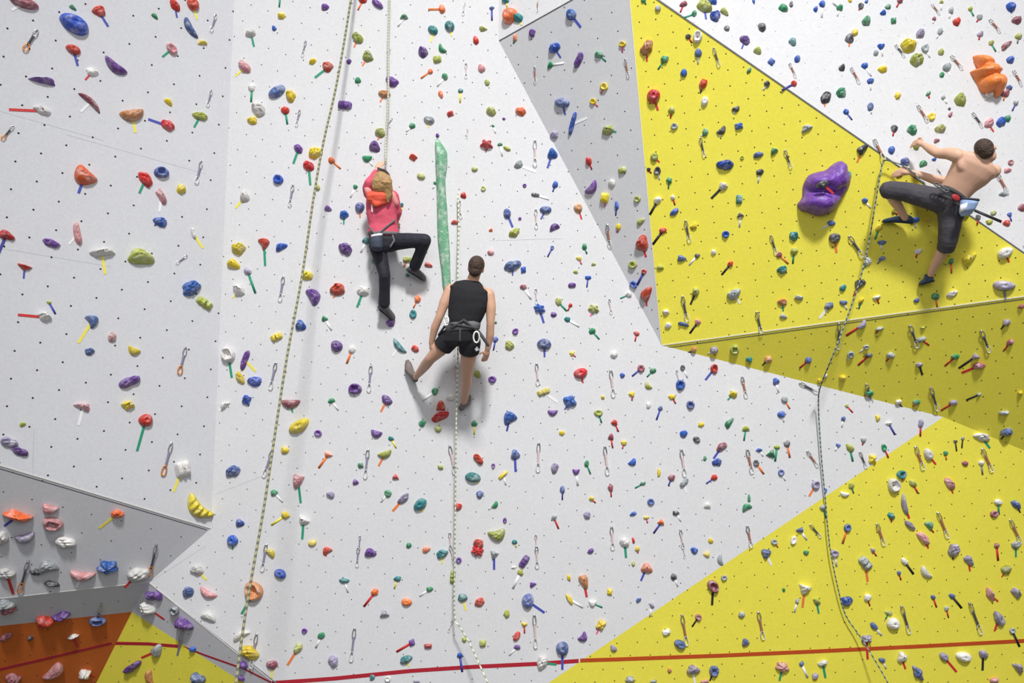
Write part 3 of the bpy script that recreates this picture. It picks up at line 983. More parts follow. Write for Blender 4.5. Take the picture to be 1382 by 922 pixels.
QUICK = '''
50 41 32 69
18 170 2 189
38 757 26 799
137 815 123 861
291 20 284 43
285 122 279 144
271 218 264 248
252 345 237 356
250 469 241 505
231 598 219 642
211 735 201 777
247 852 238 899
396 250 391 279
383 374 378 407
373 490 365 526
368 608 356 644
360 735 354 771
347 856 339 902
413 56 408 77
405 149 400 171
497 607 493 646
486 723 485 742
484 739 482 765
479 848 474 893
527 66 526 73
530 159 523 170
501 494 498 529
627 2 625 21
629 86 629 106
631 174 630 187
620 271 622 295
615 494 616 522
607 602 614 640
607 719 608 742
608 737 613 761
611 837 605 853
726 0 726 16
722 90 723 112
722 190 722 225
723 283 724 309
723 390 724 410
724 491 726 520
727 598 726 637
723 722 724 742
724 737 725 767
721 830 723 875
844 80 849 104
820 303 824 334
822 404 825 424
824 500 828 536
816 603 820 641
825 711 827 742
963 65 971 90
945 186 951 212
925 298 931 327
921 400 928 434
913 500 916 516
919 607 924 643
918 715 922 740
922 737 924 753
920 830 927 871
1065 86 1074 105
1059 203 1068 227
1040 318 1048 343
1021 421 1028 450
1001 509 1007 537
1079 517 1104 530
1008 607 1015 639
1089 609 1104 630
1093 708 1108 725
1008 710 1014 739
1023 826 1030 863
1123 4 1132 11
1148 92 1160 113
1179 189 1193 216
1146 319 1165 347
1132 436 1131 471
1169 518 1176 543
1160 610 1169 632
1183 707 1193 736
1257 6 1268 20
1208 61 1221 77
1283 76 1299 94
1238 143 1252 165
1264 228 1271 237
1272 355 1279 359
1228 439 1238 469
1256 523 1265 554
1235 603 1246 634
1265 692 1279 726
1216 818 1227 855
1335 27 1350 44
1367 96 1379 116
1312 153 1326 172
1345 235 1360 262
1380 331 1383 337
1324 446 1335 475
1325 606 1339 637
1363 702 1377 733
1308 814 1324 856
'''
# ---------------------------------------------------------------- climbing holds
COL = {'r': ('red', (0.62, 0.035, 0.025)), 'o': ('orange', (0.88, 0.17, 0.035)), 'a': ('tan orange', (0.62, 0.26, 0.09)), 'y': ('yellow', (0.78, 0.60, 0.03)),
       'l': ('lime green', (0.42, 0.46, 0.08)), 'g': ('green', (0.035, 0.28, 0.12)), 't': ('teal', (0.03, 0.24, 0.25)), 'b': ('blue', (0.03, 0.12, 0.50)),
       'n': ('blue-grey', (0.10, 0.16, 0.40)), 'v': ('purple', (0.16, 0.06, 0.32)), 'u': ('lilac grey', (0.36, 0.32, 0.47)), 'p': ('pink', (0.68, 0.30, 0.33)),
       'm': ('maroon', (0.36, 0.10, 0.14)), 'w': ('chalky white', (0.82, 0.80, 0.77)), 'd': ('grey', (0.36, 0.40, 0.42)), 'k': ('dark grey', (0.06, 0.06, 0.075))}
HM = {c: hold_mat('hold_' + v[0].replace(' ', '_'), v[1], {'w': .3, 'u': .5, 'd': .5, 'p': .45, 'k': .45, 'b': .28, 'r': .25, 'v': .25, 'y': .25}.get(c, .38)) for c, v in COL.items()}
TCOL = {'r': ('red', (0.60, 0.03, 0.03)), 'o': ('orange', (0.80, 0.20, 0.05)), 'y': ('yellow', (0.85, 0.75, 0.10)), 'g': ('green', (0.02, 0.30, 0.17)), 'b': ('blue', (0.06, 0.08, 0.42)),
        'n': ('navy', (0.05, 0.05, 0.30)), 'p': ('pink', (0.80, 0.12, 0.25)), 'w': ('white', (0.85, 0.85, 0.85)), 'k': ('black', (0.02, 0.02, 0.025)), 'd': ('grey', (0.25, 0.25, 0.25)), 't': ('teal', (.03, .25, .25))}
TM = {c: plain('tape_' + v[0], v[1], 0.55, var=.08, scale=30) for c, v in TCOL.items()}
BOLT = plain('bolt_steel', (0.05, 0.05, 0.055), 0.4, 0.6)
CHALK = plain('chalk', (0.85, 0.85, 0.85), 0.9)

def frame_at(x, y, ang, k, lift=0.0):
    t = math.radians(ang); O = wall_pt(x, y, k); n = NORM[k]
    u = (wall_pt(x + math.cos(t), y + math.sin(t), k) - O).normalized(); v = n.cross(u)
    m = Matrix((u, v, n)).transposed().to_4x4(); m.translation = O + n * lift
    return m
def span(x, y, ang, length, k):
    t = math.radians(ang); dx, dy = math.cos(t) * length / 2, math.sin(t) * length / 2
    return (wall_pt(x + dx, y + dy, k) - wall_pt(x - dx, y - dy, k)).length
RHO = (0.0, 0.22, 0.42, 0.6, 0.74, 0.86, 0.94, 0.985, 1.0)
RHOF = (0.0, .12, 0.22, .32, 0.42, .52, 0.62, .7, 0.78, 0.86, 0.92, .96, 0.985, 1.0)
def hold_geo(seed, s, W, H, up, fine):
    """verts, faces of one moulded resin hold lying on z = 0"""
    mn, mxx = min(W, H), max(W, H); r = random.Random(seed); nt = (44 if mn > .12 else 30) if fine else 16; rho = (RHOF if mn > .12 else RHO) if fine else RHO[::2]
    ph = [r.uniform(0, 6.28) for _ in range(8)]; am = [r.uniform(.5, 1) for _ in range(8)]
    V = []; hmax = 0.46 * mn + 0.10 * mxx; rough = .10 if s in 'LWK' else (.05 if s in 'TCS' else .025); cnr = r.choice((3, 4, 4)); lobes = r.choice((3, 4, 5, 6))
    fx, fy = r.uniform(2.2, 3.6), r.uniform(2.2, 3.6); bend = (.42 if r.random() < .65 else -.42)
    for i, q in enumerate(rho):
        for j in range(nt):
            th = 2 * math.pi * j / nt
            if s == 'O': R = 1 + .03 * math.cos(2 * th + ph[0]) + .03 * math.cos(3 * th + ph[1])
            elif s == 'L': R = .97 + .09 * am[0] * math.cos(2 * th + ph[0]) + .08 * am[1] * math.cos(3 * th + ph[1]) + .05 * math.cos(5 * th + ph[2])
            elif s == 'W':
                a = ((th + ph[0] * .3) % (2 * math.pi / cnr)) - math.pi / cnr; R = .78 * (math.cos(math.pi / cnr) / math.cos(a)) ** .9 / math.cos(math.pi / cnr) ** .55 + .05 * math.cos(5 * th + ph[1])
            elif s == 'T': R = .92 + .14 * math.cos(3 * th + ph[0] * .25) + .08 * math.cos(th)
            elif s == 'D': R = 1 + .04 * math.cos(3 * th + ph[1])
            elif s == 'B': c, d = abs(math.cos(th)), abs(math.sin(th)); R = (c ** 5 + d ** 5) ** (-1 / 5.) * .92
            elif s == 'S': R = .88 + .13 * math.cos(lobes * th + ph[0]) + .04 * math.cos(2 * th + ph[1])
            elif s == 'K': R = .82 + .2 * math.cos(2 * th) + .04 * math.cos(3 * th + ph[0])
            elif s == 'Z': R = .56 + .44 * (0.5 + 0.5 * math.cos(5 * th + 1.2)) ** 1.4
            else: R = 1 + .04 * math.cos(3 * th + ph[1])
            x, y = q * R * math.cos(th), q * R * math.sin(th)
            h = (1 - q ** 3.0) ** .62 if s not in 'ZS' else (1 - q ** 2.2) ** .7
            if s == 'D': h *= (1 - .92 * math.exp(-((x * 1.5) ** 4 + (y * 1.6) ** 4) * 2.2)); h *= 1.15
            elif s == 'B': h *= (.86 + .2 * math.sin(x * 11 + ph[0]))
            elif s == 'K': h *= .72 + .5 * x * x
            elif s == 'W': h *= 1.05 - .5 * abs(y) - .15 * abs(x)
            elif s == 'T': h *= 1 - .25 * abs(y) - .18 * x
            elif s == 'C': h *= .95
            elif s == 'N': h *= .85 + .22 * math.sin(x * 17)
            elif s == 'S': h *= .82 + .25 * math.cos(lobes * th + ph[0]) * q
            elif s == 'L': h *= .92 + .16 * math.sin(fx * x + ph[3]) * math.cos(fy * y + ph[4]) + .07 * math.sin(7 * x + ph[5]) * math.sin(6 * y + ph[6])
            elif s == 'O': h *= 1 - .22 * math.exp(-(x * x + y * y) * 14)
            h *= 1 + rough * (math.sin(9 * x + ph[1]) * math.cos(8 * y + ph[2]) + .6 * math.sin(13 * y - 6 * x + ph[7])) * (1 if q < .98 else 0)
            px, py = x * W / 2, y * H / 2
            if s in 'CN': py += (bend if s == 'C' else .5) * H * (x * x - .35)
            z = h * hmax if q < 1 else 0
            k = (0.26 if s in 'LWTCK' else .12) * mn * (z / hmax if hmax else 0)
            V.append((px + up[0] * k, py + up[1] * k, z if q < 1 else -0.002))
    V = V[nt - 1:]
    V[0] = (sum(v[0] for v in V[1:nt + 1]) / nt, sum(v[1] for v in V[1:nt + 1]) / nt, V[0][2])
    F = [(0, 1 + j, 1 + (j + 1) % nt) for j in range(nt)]
    for i in range(len(rho) - 2):
        for j in range(nt):
            a = 1 + i * nt + j; b = 1 + i * nt + (j + 1) % nt
            F.append((a, a + nt, b + nt, b))
    F.append(tuple(1 + (len(rho) - 2) * nt + j for j in range(nt))[::-1])
    return V, F
def tape_geo(M, x, y, tx, ty, k, lift=0.0):
    """a strip of tape on the wall, in the hold's own frame"""
    n = NORM[k]; A = wall_pt(x, y, k); B = wall_pt(tx, ty, k); d = (B - A).normalized(); s = n.cross(d); w = min(0.028, max(.018, (B - A).length * .16)) / 2
    A = A + (B - A) * .15
    q = [A - s * w, A + s * w, B + s * w * .9, B - s * w]; I = M.inverted()
    V = [I @ (p + n * (0.0015 + lift)) for p in q] + [I @ (p + n * (0.004 + lift)) for p in q]
    return V, [(3, 2, 1, 0), (4, 5, 6, 7), (0, 1, 5, 4), (1, 2, 6, 5), (2, 3, 7, 6), (3, 0, 4, 7)]
bolt_mesh = None
def bolt(parent, z):
    global bolt_mesh
    if bolt_mesh is None:
        V = [(math.cos(t) * .0065, math.sin(t) * .0065, zz) for zz in (-.004, .003) for t in [i * math.pi / 3 for i in range(6)]]
        F = [tuple(range(6))[::-1], tuple(range(6, 12))] + [(i, (i + 1) % 6, (i + 1) % 6 + 6, i + 6) for i in range(6)]
        bolt_mesh = bpy.data.meshes.new('bolt'); bolt_mesh.from_pydata(V, [], F); bolt_mesh.materials.append(BOLT)
    o = bpy.data.objects.new('bolt', bolt_mesh); C.objects.link(o); o.parent = parent; o.location = z
ROWS = []
for i, ln in enumerate(HOLDS.strip().split('\n')):
    f = ln.split(); x, y, w, h = [float(v) / 10 for v in f[:4]]
    ROWS.append(dict(x=x, y=y, w=w, h=h, a=float(f[4]), c=f[5][0], s=f[5][1], t=(f[6], float(f[7]), float(f[8])) if len(f) > 6 else None, i=i, k=panel_at(x, y)))
for r in ROWS:
    if abs(r['x'] - 656.7) < 1.5 and abs(r['y'] - 196) < 1.5: r['s'] = 'Z'
NIND = 312
# ------------------------------------------------ labels: look, tape, then the neighbour it sits beside
SHAPE = {'O': 'smooth oval', 'L': 'lumpy', 'W': 'angular', 'T': 'tapered', 'C': 'curved', 'D': 'pocketed', 'B': 'ribbed', 'S': 'fluted', 'K': 'double-lobed', 'Z': 'star-shaped', 'N': 'grooved curved'}
def size_word(r):
    q = math.sqrt(r['w'] * r['h']); return 'large ' if q > 22 else ('' if q > 13.5 else 'small ')
def look(r): return size_word(r) + COL[r['c']][0] + ' ' + SHAPE[r['s']] + ' hold'
def taped(r): return (' with ' + TCOL[r['t'][0]][0] + ' tape') if r['t'] else ''
LAND = [('the woman in the pink jacket', 515, 320, 18), ('the man in the black vest', 625, 440, 26), ('the shirtless climber', 1280, 280, 34), ('the big purple feature', 1111, 255, 30),
        ('the big orange feature', 1332, 103, 28), ('the long green column feature', 597, 290, 10), ('the red star-shaped hold', 656.7, 196, 6)]
def where(dx, dy):
    a = math.degrees(math.atan2(dy, dx)) % 360
    return ['just right of', 'below and right of', 'just below', 'below and left of', 'just left of', 'above and left of', 'just above', 'above and right of'][int((a + 22.5) // 45) % 8]
cnt = {}
for r in ROWS: cnt[look(r) + taped(r)] = cnt.get(look(r) + taped(r), 0) + 1
def edge_words(r): return ' on the ' + PANELS[r['k']][4]
pan = {}
for r in ROWS:
    key = look(r) + taped(r) + edge_words(r); pan[key] = pan.get(key, 0) + 1
used_labels = set()
def near(x, y, me=None):
    """neighbours that can be named, nearest and largest first"""
    out = []
    for o in ROWS[:NIND]:
        if o is me: continue
        d = math.hypot(o['x'] - x, o['y'] - y); q = math.sqrt(o['w'] * o['h'])
        if d < 110: out.append((d + (10 if not o['t'] else 0) - min(20, q), 'the ' + ('large ' if q > 22 else '') + COL[o['c']][0] + ' hold' + taped(o), 'the ' + COL[o['c']][0] + ' ' + SHAPE[o['s']].split()[-1] + ' hold', x - o['x'], y - o['y']))
    for nm, lx, ly, rad in LAND:
        d = math.hypot(lx - x, ly - y) - rad
        if d < 70: out.append((d - 18, nm, nm, x - lx, y - ly))
    return sorted(out)
def make_label(base, x, y, k, me=None):
    on = ' on the ' + PANELS[k][4]; cand = near(x, y, me)
    for tail in (on, ''):
        for sc, n1_, n2_, dx, dy in cand[:6]:
            for nn in (n1_, n2_):
                l = base + ' ' + where(dx, dy) + ' ' + nn + tail
                if len(l.split()) <= 16 and l not in used_labels: used_labels.add(l); return l
    for sc, n1_, n2_, dx, dy in cand:
        for nn in (n1_, n2_):
            l = base.replace(' smooth', '').replace(' lumpy', '') + ' ' + where(dx, dy) + ' ' + nn
            if len(l.split()) <= 16 and l not in used_labels: used_labels.add(l); return l
    l = base + on; used_labels.add(l); return l
for r in ROWS[:NIND]: r['label'] = make_label(look(r) + taped(r), r['x'], r['y'], r['k'], r)
SV, SF, SMI = [], [], []; smat = list(HM.values()) + list(TM.values()); hk, tk = list(HM), list(TM)
for r in ROWS:
    x, y, k = r['x'], r['y'], r['k']
    lift = 0.24 if abs(x - 1104.7) < 1 and abs(y - 248) < 1 else 0.0
    Mx = frame_at(x, y, r['a'], k, lift)
    W, H = span(x, y, r['a'], r['w'], k), span(x, y, r['a'] + 90, r['h'], k)
    zz = Vector((0, 0, 1)); up = (zz.dot(Mx.col[0].xyz), zz.dot(Mx.col[1].xyz)); q = math.hypot(*up) or 1; up = (up[0] / q, up[1] / q)
    fine = r['i'] < NIND
    V, F = hold_geo(r['i'] * 7 + 3, r['s'], W, H, up, fine)
    tg = tape_geo(Mx, x, y, r['t'][1], r['t'][2], k, lift) if r['t'] else None
    if fine:
        o = mesh_obj('climbing_hold', V, F, HM[r['c']], matrix=Mx)
        tag(o, r['label'], 'climbing hold', 'climbing holds with route tapes' if r['t'] else 'climbing holds without tape')
        if tg: mesh_obj('tape_strip', tg[0], tg[1], TM[r['t'][0]], parent=o, smooth=False)
        if r['i'] < 200 and r['s'] != 'C': bolt(o, Vector(V[0]))
    else:
        for (vv, ff, mi) in ((V, F, hk.index(r['c'])),) + (((tg[0], tg[1], len(hk) + tk.index(r['t'][0])),) if tg else ()):
            b0 = len(SV); SV += [Mx @ Vector(v) for v in vv]; SF += [tuple(b0 + a for a in f) for f in ff]; SMI += [mi] * len(ff)
tag(mesh_obj('small_climbing_holds', SV, SF, smat, mi=SMI), 'small mixed-colour climbing holds and their route tapes scattered over the wall', 'climbing holds', kind='stuff')

# ---------------------------------------------------------------- quickdraws
def tube_geo(pts, rad, nseg=8, closed=False):
    pts = [Vector(p) for p in pts]; n = len(pts); V, F = [], []; up = Vector((0.13, 0.31, 0.94)).normalized()
    rads = rad if isinstance(rad, (list, tuple)) else [rad] * n
    for i, p in enumerate(pts):
        a = pts[(i - 1) % n] if closed or i > 0 else p; b = pts[(i + 1) % n] if closed or i < n - 1 else p
        d = (b - a).normalized(); s = d.cross(up)
        if s.length < .2: s = d.cross(Vector((1, 0, 0)))
        s.normalize(); t = s.cross(d)
        V += [p + (s * math.cos(q) + t * math.sin(q)) * rads[i] for q in [j * 2 * math.pi / nseg for j in range(nseg)]]
    for i in range(n if closed else n - 1):
        for j in range(nseg):
            a, b = i * nseg + j, i * nseg + (j + 1) % nseg; c, d = ((i + 1) % n) * nseg + j, ((i + 1) % n) * nseg + (j + 1) % nseg
            F.append((a, b, d, c))
    if not closed: F += [tuple(range(nseg))[::-1], tuple((n - 1) * nseg + j for j in range(nseg))]
    return V, F
def biner_pts(cx, cy, L, Wd, z):
    out = []
    for i in range(16):
        t = 2 * math.pi * i / 16; q = math.sin(t); wd = Wd * (1 - .18 * q)
        out.append((cx + math.copysign(abs(math.cos(t)) ** .7, math.cos(t)) * wd / 2, cy + q * L / 2, z))
    return out
STEEL = plain('carabiner_steel', (0.62, 0.62, 0.64), 0.25, 0.9, var=.1); ORALU = plain('carabiner_orange', (0.85, 0.33, 0.08), 0.3, 0.5); SILV = plain('carabiner_silver', (0.86, 0.86, 0.86), 0.3, 0.25, var=.05)
SL = {'dark': plain('sling_dark', (0.07, 0.07, 0.09), 0.8), 'pink': plain('sling_pale_pink', (0.66, 0.52, 0.52), 0.8), 'grey': plain('sling_grey_violet', (0.27, 0.25, 0.36), 0.8), 'brown': plain('sling_red_brown', (0.38, 0.16, 0.10), 0.8)}
def me_of(name, g, m):
    me = bpy.data.meshes.new(name); me.from_pydata([tuple(v) for v in g[0]], [], g[1]); me.materials.append(m)
    me.polygons.foreach_set('use_smooth', [True] * len(g[1])); return me
# the quickdraw hangs along -y from its wall bolt, one unit long
QM = {'hanger': me_of('hanger', ([(x, y, z) for z in (.0, .02) for x, y in ((-.05, .03), (.05, .03), (.04, -.05), (-.04, -.05))], [(3, 2, 1, 0), (4, 5, 6, 7), (0, 1, 5, 4), (1, 2, 6, 5), (2, 3, 7, 6), (3, 0, 4, 7)]), STEEL),
      'top': me_of('carabiner', tube_geo(biner_pts(0, -.14, .30, .13, .06), .020, 6, True), STEEL), 'gate': me_of('gate', tube_geo([(.055, -.04, .06), (.062, -.23, .06)], .018, 6), STEEL),
      'low': me_of('carabiner', tube_geo(biner_pts(.0, -.83, .31, .15, .06), .019, 6, True), SILV), 'lowo': me_of('carabiner', tube_geo(biner_pts(.0, -.83, .31, .17, .06), .024, 6, True), ORALU)}
def sling_geo():
    V = []; ys = [-.24, -.28, -.42, -.58, -.70, -.74]; ws = [.035, .050, .040, .040, .050, .035]
    for y, w in zip(ys, ws): V += [(-w, y, .045), (w, y, .045), (w, y, .075), (-w, y, .075)]
    F = [(3, 2, 1, 0), (20, 21, 22, 23)]
    for i in range(5):
        for j in range(4): F.append((i * 4 + j, i * 4 + (j + 1) % 4, i * 4 + 4 + (j + 1) % 4, i * 4 + 4 + j))
    return V, F
for kk in SL: QM['s' + kk] = me_of('sling', sling_geo(), SL[kk])
QS = [tuple(float(v) for v in l.split()) for l in QUICK.strip().split('\n')]
SLW = {'dark': 'black', 'pink': 'pale pink', 'grey': 'grey', 'brown': 'red-brown'}
for i, (x1, y1, x2, y2) in enumerate(QS):
    k = panel_at(x1, y1)
    L = (wall_pt(x2, y2, k) - wall_pt(x1, y1, k)).length
    root = bpy.data.objects.new('quickdraw', None); C.objects.link(root); root.empty_display_size = .05
    vv = (wall_pt(x1, y1, k) - wall_pt(x2, y2, k)).normalized(); uu = vv.cross(NORM[k])
    fm = Matrix((uu, vv, NORM[k])).transposed().to_4x4(); fm.translation = wall_pt(x1, y1, k) + NORM[k] * 0.004
    root.matrix_world = fm @ Matrix.Diagonal((min(L, .27), L, min(L, .27), 1))
    sl = 'pink' if 540 < x1 < 1000 and k == 6 else ('dark' if (k in (9, 10) or (x1 > 980 and i % 3 == 0) or x1 < 215) else ('grey' if x1 < 560 else 'brown'))
    org = k in (0, 1) and (x1 < 60 or (x1 < 260 and y1 > 440))
    for part in (['hanger', 'top'] if y1 > 3 else []) + ['s' + sl, 'lowo' if org else 'low', 'gate']:
        if part == 'hanger' and L < .12: continue
        me = QM[part]; o = bpy.data.objects.new(me.name.split('.')[0], me); C.objects.link(o); o.parent = root
    base = 'quickdraw with ' + SLW[sl] + ' sling' if not org else 'quickdraw with orange lower carabiner'
    tag(root, make_label(base, x1, y1 + 8, k), 'quickdraw', 'quickdraws hanging from the wall bolts')

# ---------------------------------------------------------------- large moulded features
def feature(name, outline, centre, hfun, k, m, scale_h, rings=16, sub=4):
    n = len(outline); pts = []
    for i in range(n):   # Catmull-Rom between the outline points
        p0, p1, p2, p3 = [np.array(outline[(i + j - 1) % n], float) for j in range(4)]
        for q in range(sub):
            t = q / sub; pts.append(.5 * ((2 * p1) + (-p0 + p2) * t + (2 * p0 - 5 * p1 + 4 * p2 - p3) * t * t + (-p0 + 3 * p1 - 3 * p2 + p3) * t ** 3))
    c = np.array(centre, float); m_ = len(pts); V = []; nrm = NORM[k]; O = wall_pt(*centre, k)
    for i in range(rings + 1):
        q = 1 - (i / rings) ** 1.5
        for p in pts:
            s = c + (p - c) * q; z = hfun(s[0], s[1], q) * scale_h
            V.append(wall_pt(s[0], s[1], k) + nrm * (z if i else -.003) - O)
    F = [(i * m_ + j, i * m_ + (j + 1) % m_, (i + 1) * m_ + (j + 1) % m_, (i + 1) * m_ + j) for i in range(rings) for j in range(m_)]
    F.append(tuple(range(m_))[::-1])
    return mesh_obj(name, V, [f[::-1] for f in F] if True else F, m, matrix=Matrix.Translation(O))
PURPLE = hold_mat('feature_purple', (0.17, 0.055, 0.42), .12, .4); ORANGEF = hold_mat('feature_orange', (0.86, 0.20, 0.045), .12, .4); GREENF = hold_mat('feature_green', (0.20, 0.50, 0.30), .5, .55)
def gs(x, y, cx, cy, sx, sy): return math.exp(-((x - cx) / sx) ** 2 - ((y - cy) / sy) ** 2)
zp = [(130, 640), (185, 560), (195, 430), (260, 310), (380, 265), (450, 250), (540, 180), (620, 145), (690, 180), (705, 250), (735, 330), (725, 420), (660, 530), (600, 620), (530, 710), (400, 765), (290, 745), (240, 720), (170, 705)]
po = [(1060 + x / 8.38, 200 + y / 8.38) for x, y in zp]
def hp(x, y, q):
    a = (1 - q ** 3.2) ** .6; X, Y = (x - 1060) * 8.38, (y - 200) * 8.38
    low = max(0, 1 - ((X - 390) / 260) ** 2 - ((Y - 640) / 150) ** 2) ** .5
    up = max(0, 1 - ((X - 420) / 230) ** 2 - ((Y - 360) / 140) ** 2) ** .5
    tip = max(0, 1 - ((X - 640) / 110) ** 2 - ((Y - 270) / 160) ** 2) ** .5
    return a * (.42 + .58 * max(low, .86 * up, .8 * tip) - .25 * gs(X, Y, 385, 430, 120, 60))
tag(feature('wall_feature', po, (1111, 256), hp, 9, PURPLE, .27), 'big glossy purple lobed wall feature bolted to the yellow panel', 'climbing wall feature')
zo = [(235, 165), (330, 165), (430, 215), (515, 310), (500, 345), (590, 390), (560, 450), (640, 480), (665, 550), (640, 650), (590, 735), (540, 735), (500, 675), (400, 690), (330, 640), (280, 540), (230, 450), (195, 380), (290, 345), (255, 270)]
oo = [(1290 + x / 10.24, 60 + y / 10.24) for x, y in zo]
def ho(x, y, q):
    a = (1 - q ** 4) ** .6; X, Y = (x - 1290) * 10.24, (y - 60) * 10.24
    l1 = max(0, 1 - ((X - 370) / 170) ** 2 - ((Y - 235) / 110) ** 2) ** .5; l2 = max(0, 1 - ((X - 400) / 230) ** 2 - ((Y - 400 + (X - 400) * .02) / 82) ** 2) ** .5
    l3 = max(0, 1 - ((X - 490) / 210) ** 2 - ((Y - 590) / 140) ** 2) ** .5
    return a * (.35 + .65 * max(.8 * l1, .9 * l2, l3))
tag(feature('wall_feature', oo, (1332, 103), ho, 11, ORANGEF, .2), 'big orange three-tiered moulded feature on the upper right white wall', 'climbing wall feature')
cl = [(589.5, 187, .6), (590.5, 190, 3.2), (592.5, 197, 5.6), (595, 206, 7.6), (595.5, 222, 7.8), (595, 243, 6.2), (596, 262, 6.4), (597.2, 280, 7.0), (598, 300, 7.0), (599, 322, 7.2), (600.5, 345, 6.8), (601.6, 365, 6.0), (602.6, 382, 5.6), (603, 392, 4.5), (603.2, 397, 1.5)]
V, F = [], []; cm = []
for i in range(len(cl) - 1):
    for q in range(4):
        t = q / 4; cm.append([cl[i][j] * (1 - t) + cl[i + 1][j] * t for j in range(3)])
for i, (x, y, hw) in enumerate(cm):
    A = wall_pt(x, y, 6); r0 = hw / FPX * A.y
    for j in range(18):
        t = 2 * math.pi * j / 18; rr = r0 * (1 + .10 * math.sin(3 * t + i * .16) + .05 * math.sin(2 * t - i * .31))
        V.append(A + Vector((math.cos(t) * rr, -math.sin(t) * rr * .95 - r0 * .25, 0)))
for i in range(len(cm) - 1):
    for j in range(18): F.append((i * 18 + j, (i + 1) * 18 + j, (i + 1) * 18 + (j + 1) % 18, i * 18 + (j + 1) % 18))
F += [tuple(range(18)), tuple((len(cm) - 1) * 18 + j for j in range(18))[::-1]]
tag(mesh_obj('column_feature', V, F, GREENF), 'long chalky green tufa column running down beside the woman climber', 'climbing wall feature')
# ---------------------------------------------------------------- red line of tape and the ropes
REDT = plain('red_line', (0.42, 0.015, 0.03), 0.5); REDO = plain('rust_red_line', (0.50, 0.07, 0.01), 0.5)
def ribbon(name, pts, width, m, label, cat, d=0.003):
    V, F = [], []
    for (x, y, k) in pts:
        n = NORM[k]; p = wall_pt(x, y, k) + n * d; s = Vector((0, 0, 1)); s = (s - n * s.dot(n)).normalized() * width / 2
        V += [p - s, p + s, p + s - n * .002, p - s - n * .002]
    for i in range(len(pts) - 1):
        for j in range(4): F.append((i * 4 + j, i * 4 + (j + 1) % 4, i * 4 + 4 + (j + 1) % 4, i * 4 + 4 + j))
    return tag(mesh_obj(name, V, F, m, smooth=False), label, cat)
ribbon('red_tape_line', [(-40, 913, 3), (0, 903.5, 3), (80, 885, 3), (149, 868.5, 3), (155, 868.2, 4), (200, 869, 4), (243, 872.5, 4)], .040, REDT, 'dark red tape line across the orange and lower left yellow panels', 'tape line')
ribbon('red_tape_line', [(248, 873, 5), (276, 884, 5), (330, 903, 5), (366, 921, 5)], .026, REDT, 'dark red tape line running down the narrow grey slope', 'tape line')
ribbon('red_tape_line', [(367, 922, 6), (450, 916, 6), (554, 905.6, 6), (640, 900, 6), (725, 896, 6), (781, 892, 6)], .045, REDT, 'red tape line along the foot of the white wall', 'tape line')
ribbon('red_tape_line', [(783, 891.5, 12), (831, 890, 12), (970, 885, 12), (1105, 879, 12), (1240, 872.5, 12), (1420, 863, 12)], .045, REDO, 'rust red tape line across the lower right yellow panel', 'tape line')

def rope_mat(name, c1, c2, scale):
    m, t, b = nodes_mat(name)
    co = t.nodes.new('ShaderNodeTexCoord'); wv = t.nodes.new('ShaderNodeTexWave'); wv.bands_direction = 'Z'; wv.inputs['Scale'].default_value = scale; wv.inputs['Distortion'].default_value = 1.2
    mx = t.nodes.new('ShaderNodeMix'); mx.data_type = 'RGBA'; mx.inputs[6].default_value = (*c1, 1); mx.inputs[7].default_value = (*c2, 1)
    st = t.nodes.new('ShaderNodeMath'); st.operation = 'GREATER_THAN'; st.inputs[1].default_value = .45
    t.links.new(co.outputs['Object'], wv.inputs['Vector']); t.links.new(wv.outputs['Fac'], st.inputs[0]); t.links.new(st.outputs[0], mx.inputs[0]); t.links.new(mx.outputs[2], b.inputs['Base Color'])
    b.inputs['Roughness'].default_value = .8
    return m
def rope(pts, rad, m, label):
    P3 = [P(x, y, d, k) for x, y, d, k in pts]; out = []
    for i in range(len(P3) - 1):
        p0, p1, p2, p3 = P3[max(i - 1, 0)], P3[i], P3[i + 1], P3[min(i + 2, len(P3) - 1)]
        ns = max(3, int((p2 - p1).length / .12))
        for q in range(ns):
            t = q / ns; out.append(.5 * ((2 * p1) + (-p0 + p2) * t + (2 * p0 - 5 * p1 + 4 * p2 - p3) * t * t + (-p0 + 3 * p1 - 3 * p2 + p3) * t ** 3))
    out.append(P3[-1]); g = tube_geo(out, rad, 8)
    return tag(mesh_obj('climbing_rope', g[0], g[1], m), label, 'rope', 'climbing ropes')
R1 = rope_mat('rope_olive', (0.15, 0.15, 0.10), (0.38, 0.37, 0.21), 6); R2 = rope_mat('rope_pale', (0.42, 0.42, 0.34), (0.62, 0.60, 0.45), 9)
R3 = rope_mat('rope_white_green', (0.30, 0.38, 0.22), (0.82, 0.80, 0.68), 6); R4 = rope_mat('rope_grey_green', (0.04, 0.09, 0.09), (0.34, 0.38, 0.33), 6)
rope([(484, -80, .25, 6), (473.5, 0, .3, 6), (455, 110, .45, 6), (437, 190, .6, 6), (424, 262, .75, 6), (408, 370, 1.0, 6), (388, 478, 1.3, 6), (375, 560, 1.5, 6), (357, 680, 1.8, 6), (343, 760, 2.0, 6), (331, 830, 2.15, 6), (318, 925, 2.35, 6), (308, 1010, 2.55, 6)], .0125, R1, 'thick olive and dark rope slanting down the left of the white wall')
rope([(526, -80, .12, 6), (525.5, 0, .12, 6), (524, 60, .14, 6), (524, 130, .18, 6), (521, 180, .22, 6), (520.5, 222, .32, 6)], .011, R2, 'thin pale rope running straight up above the woman in pink')
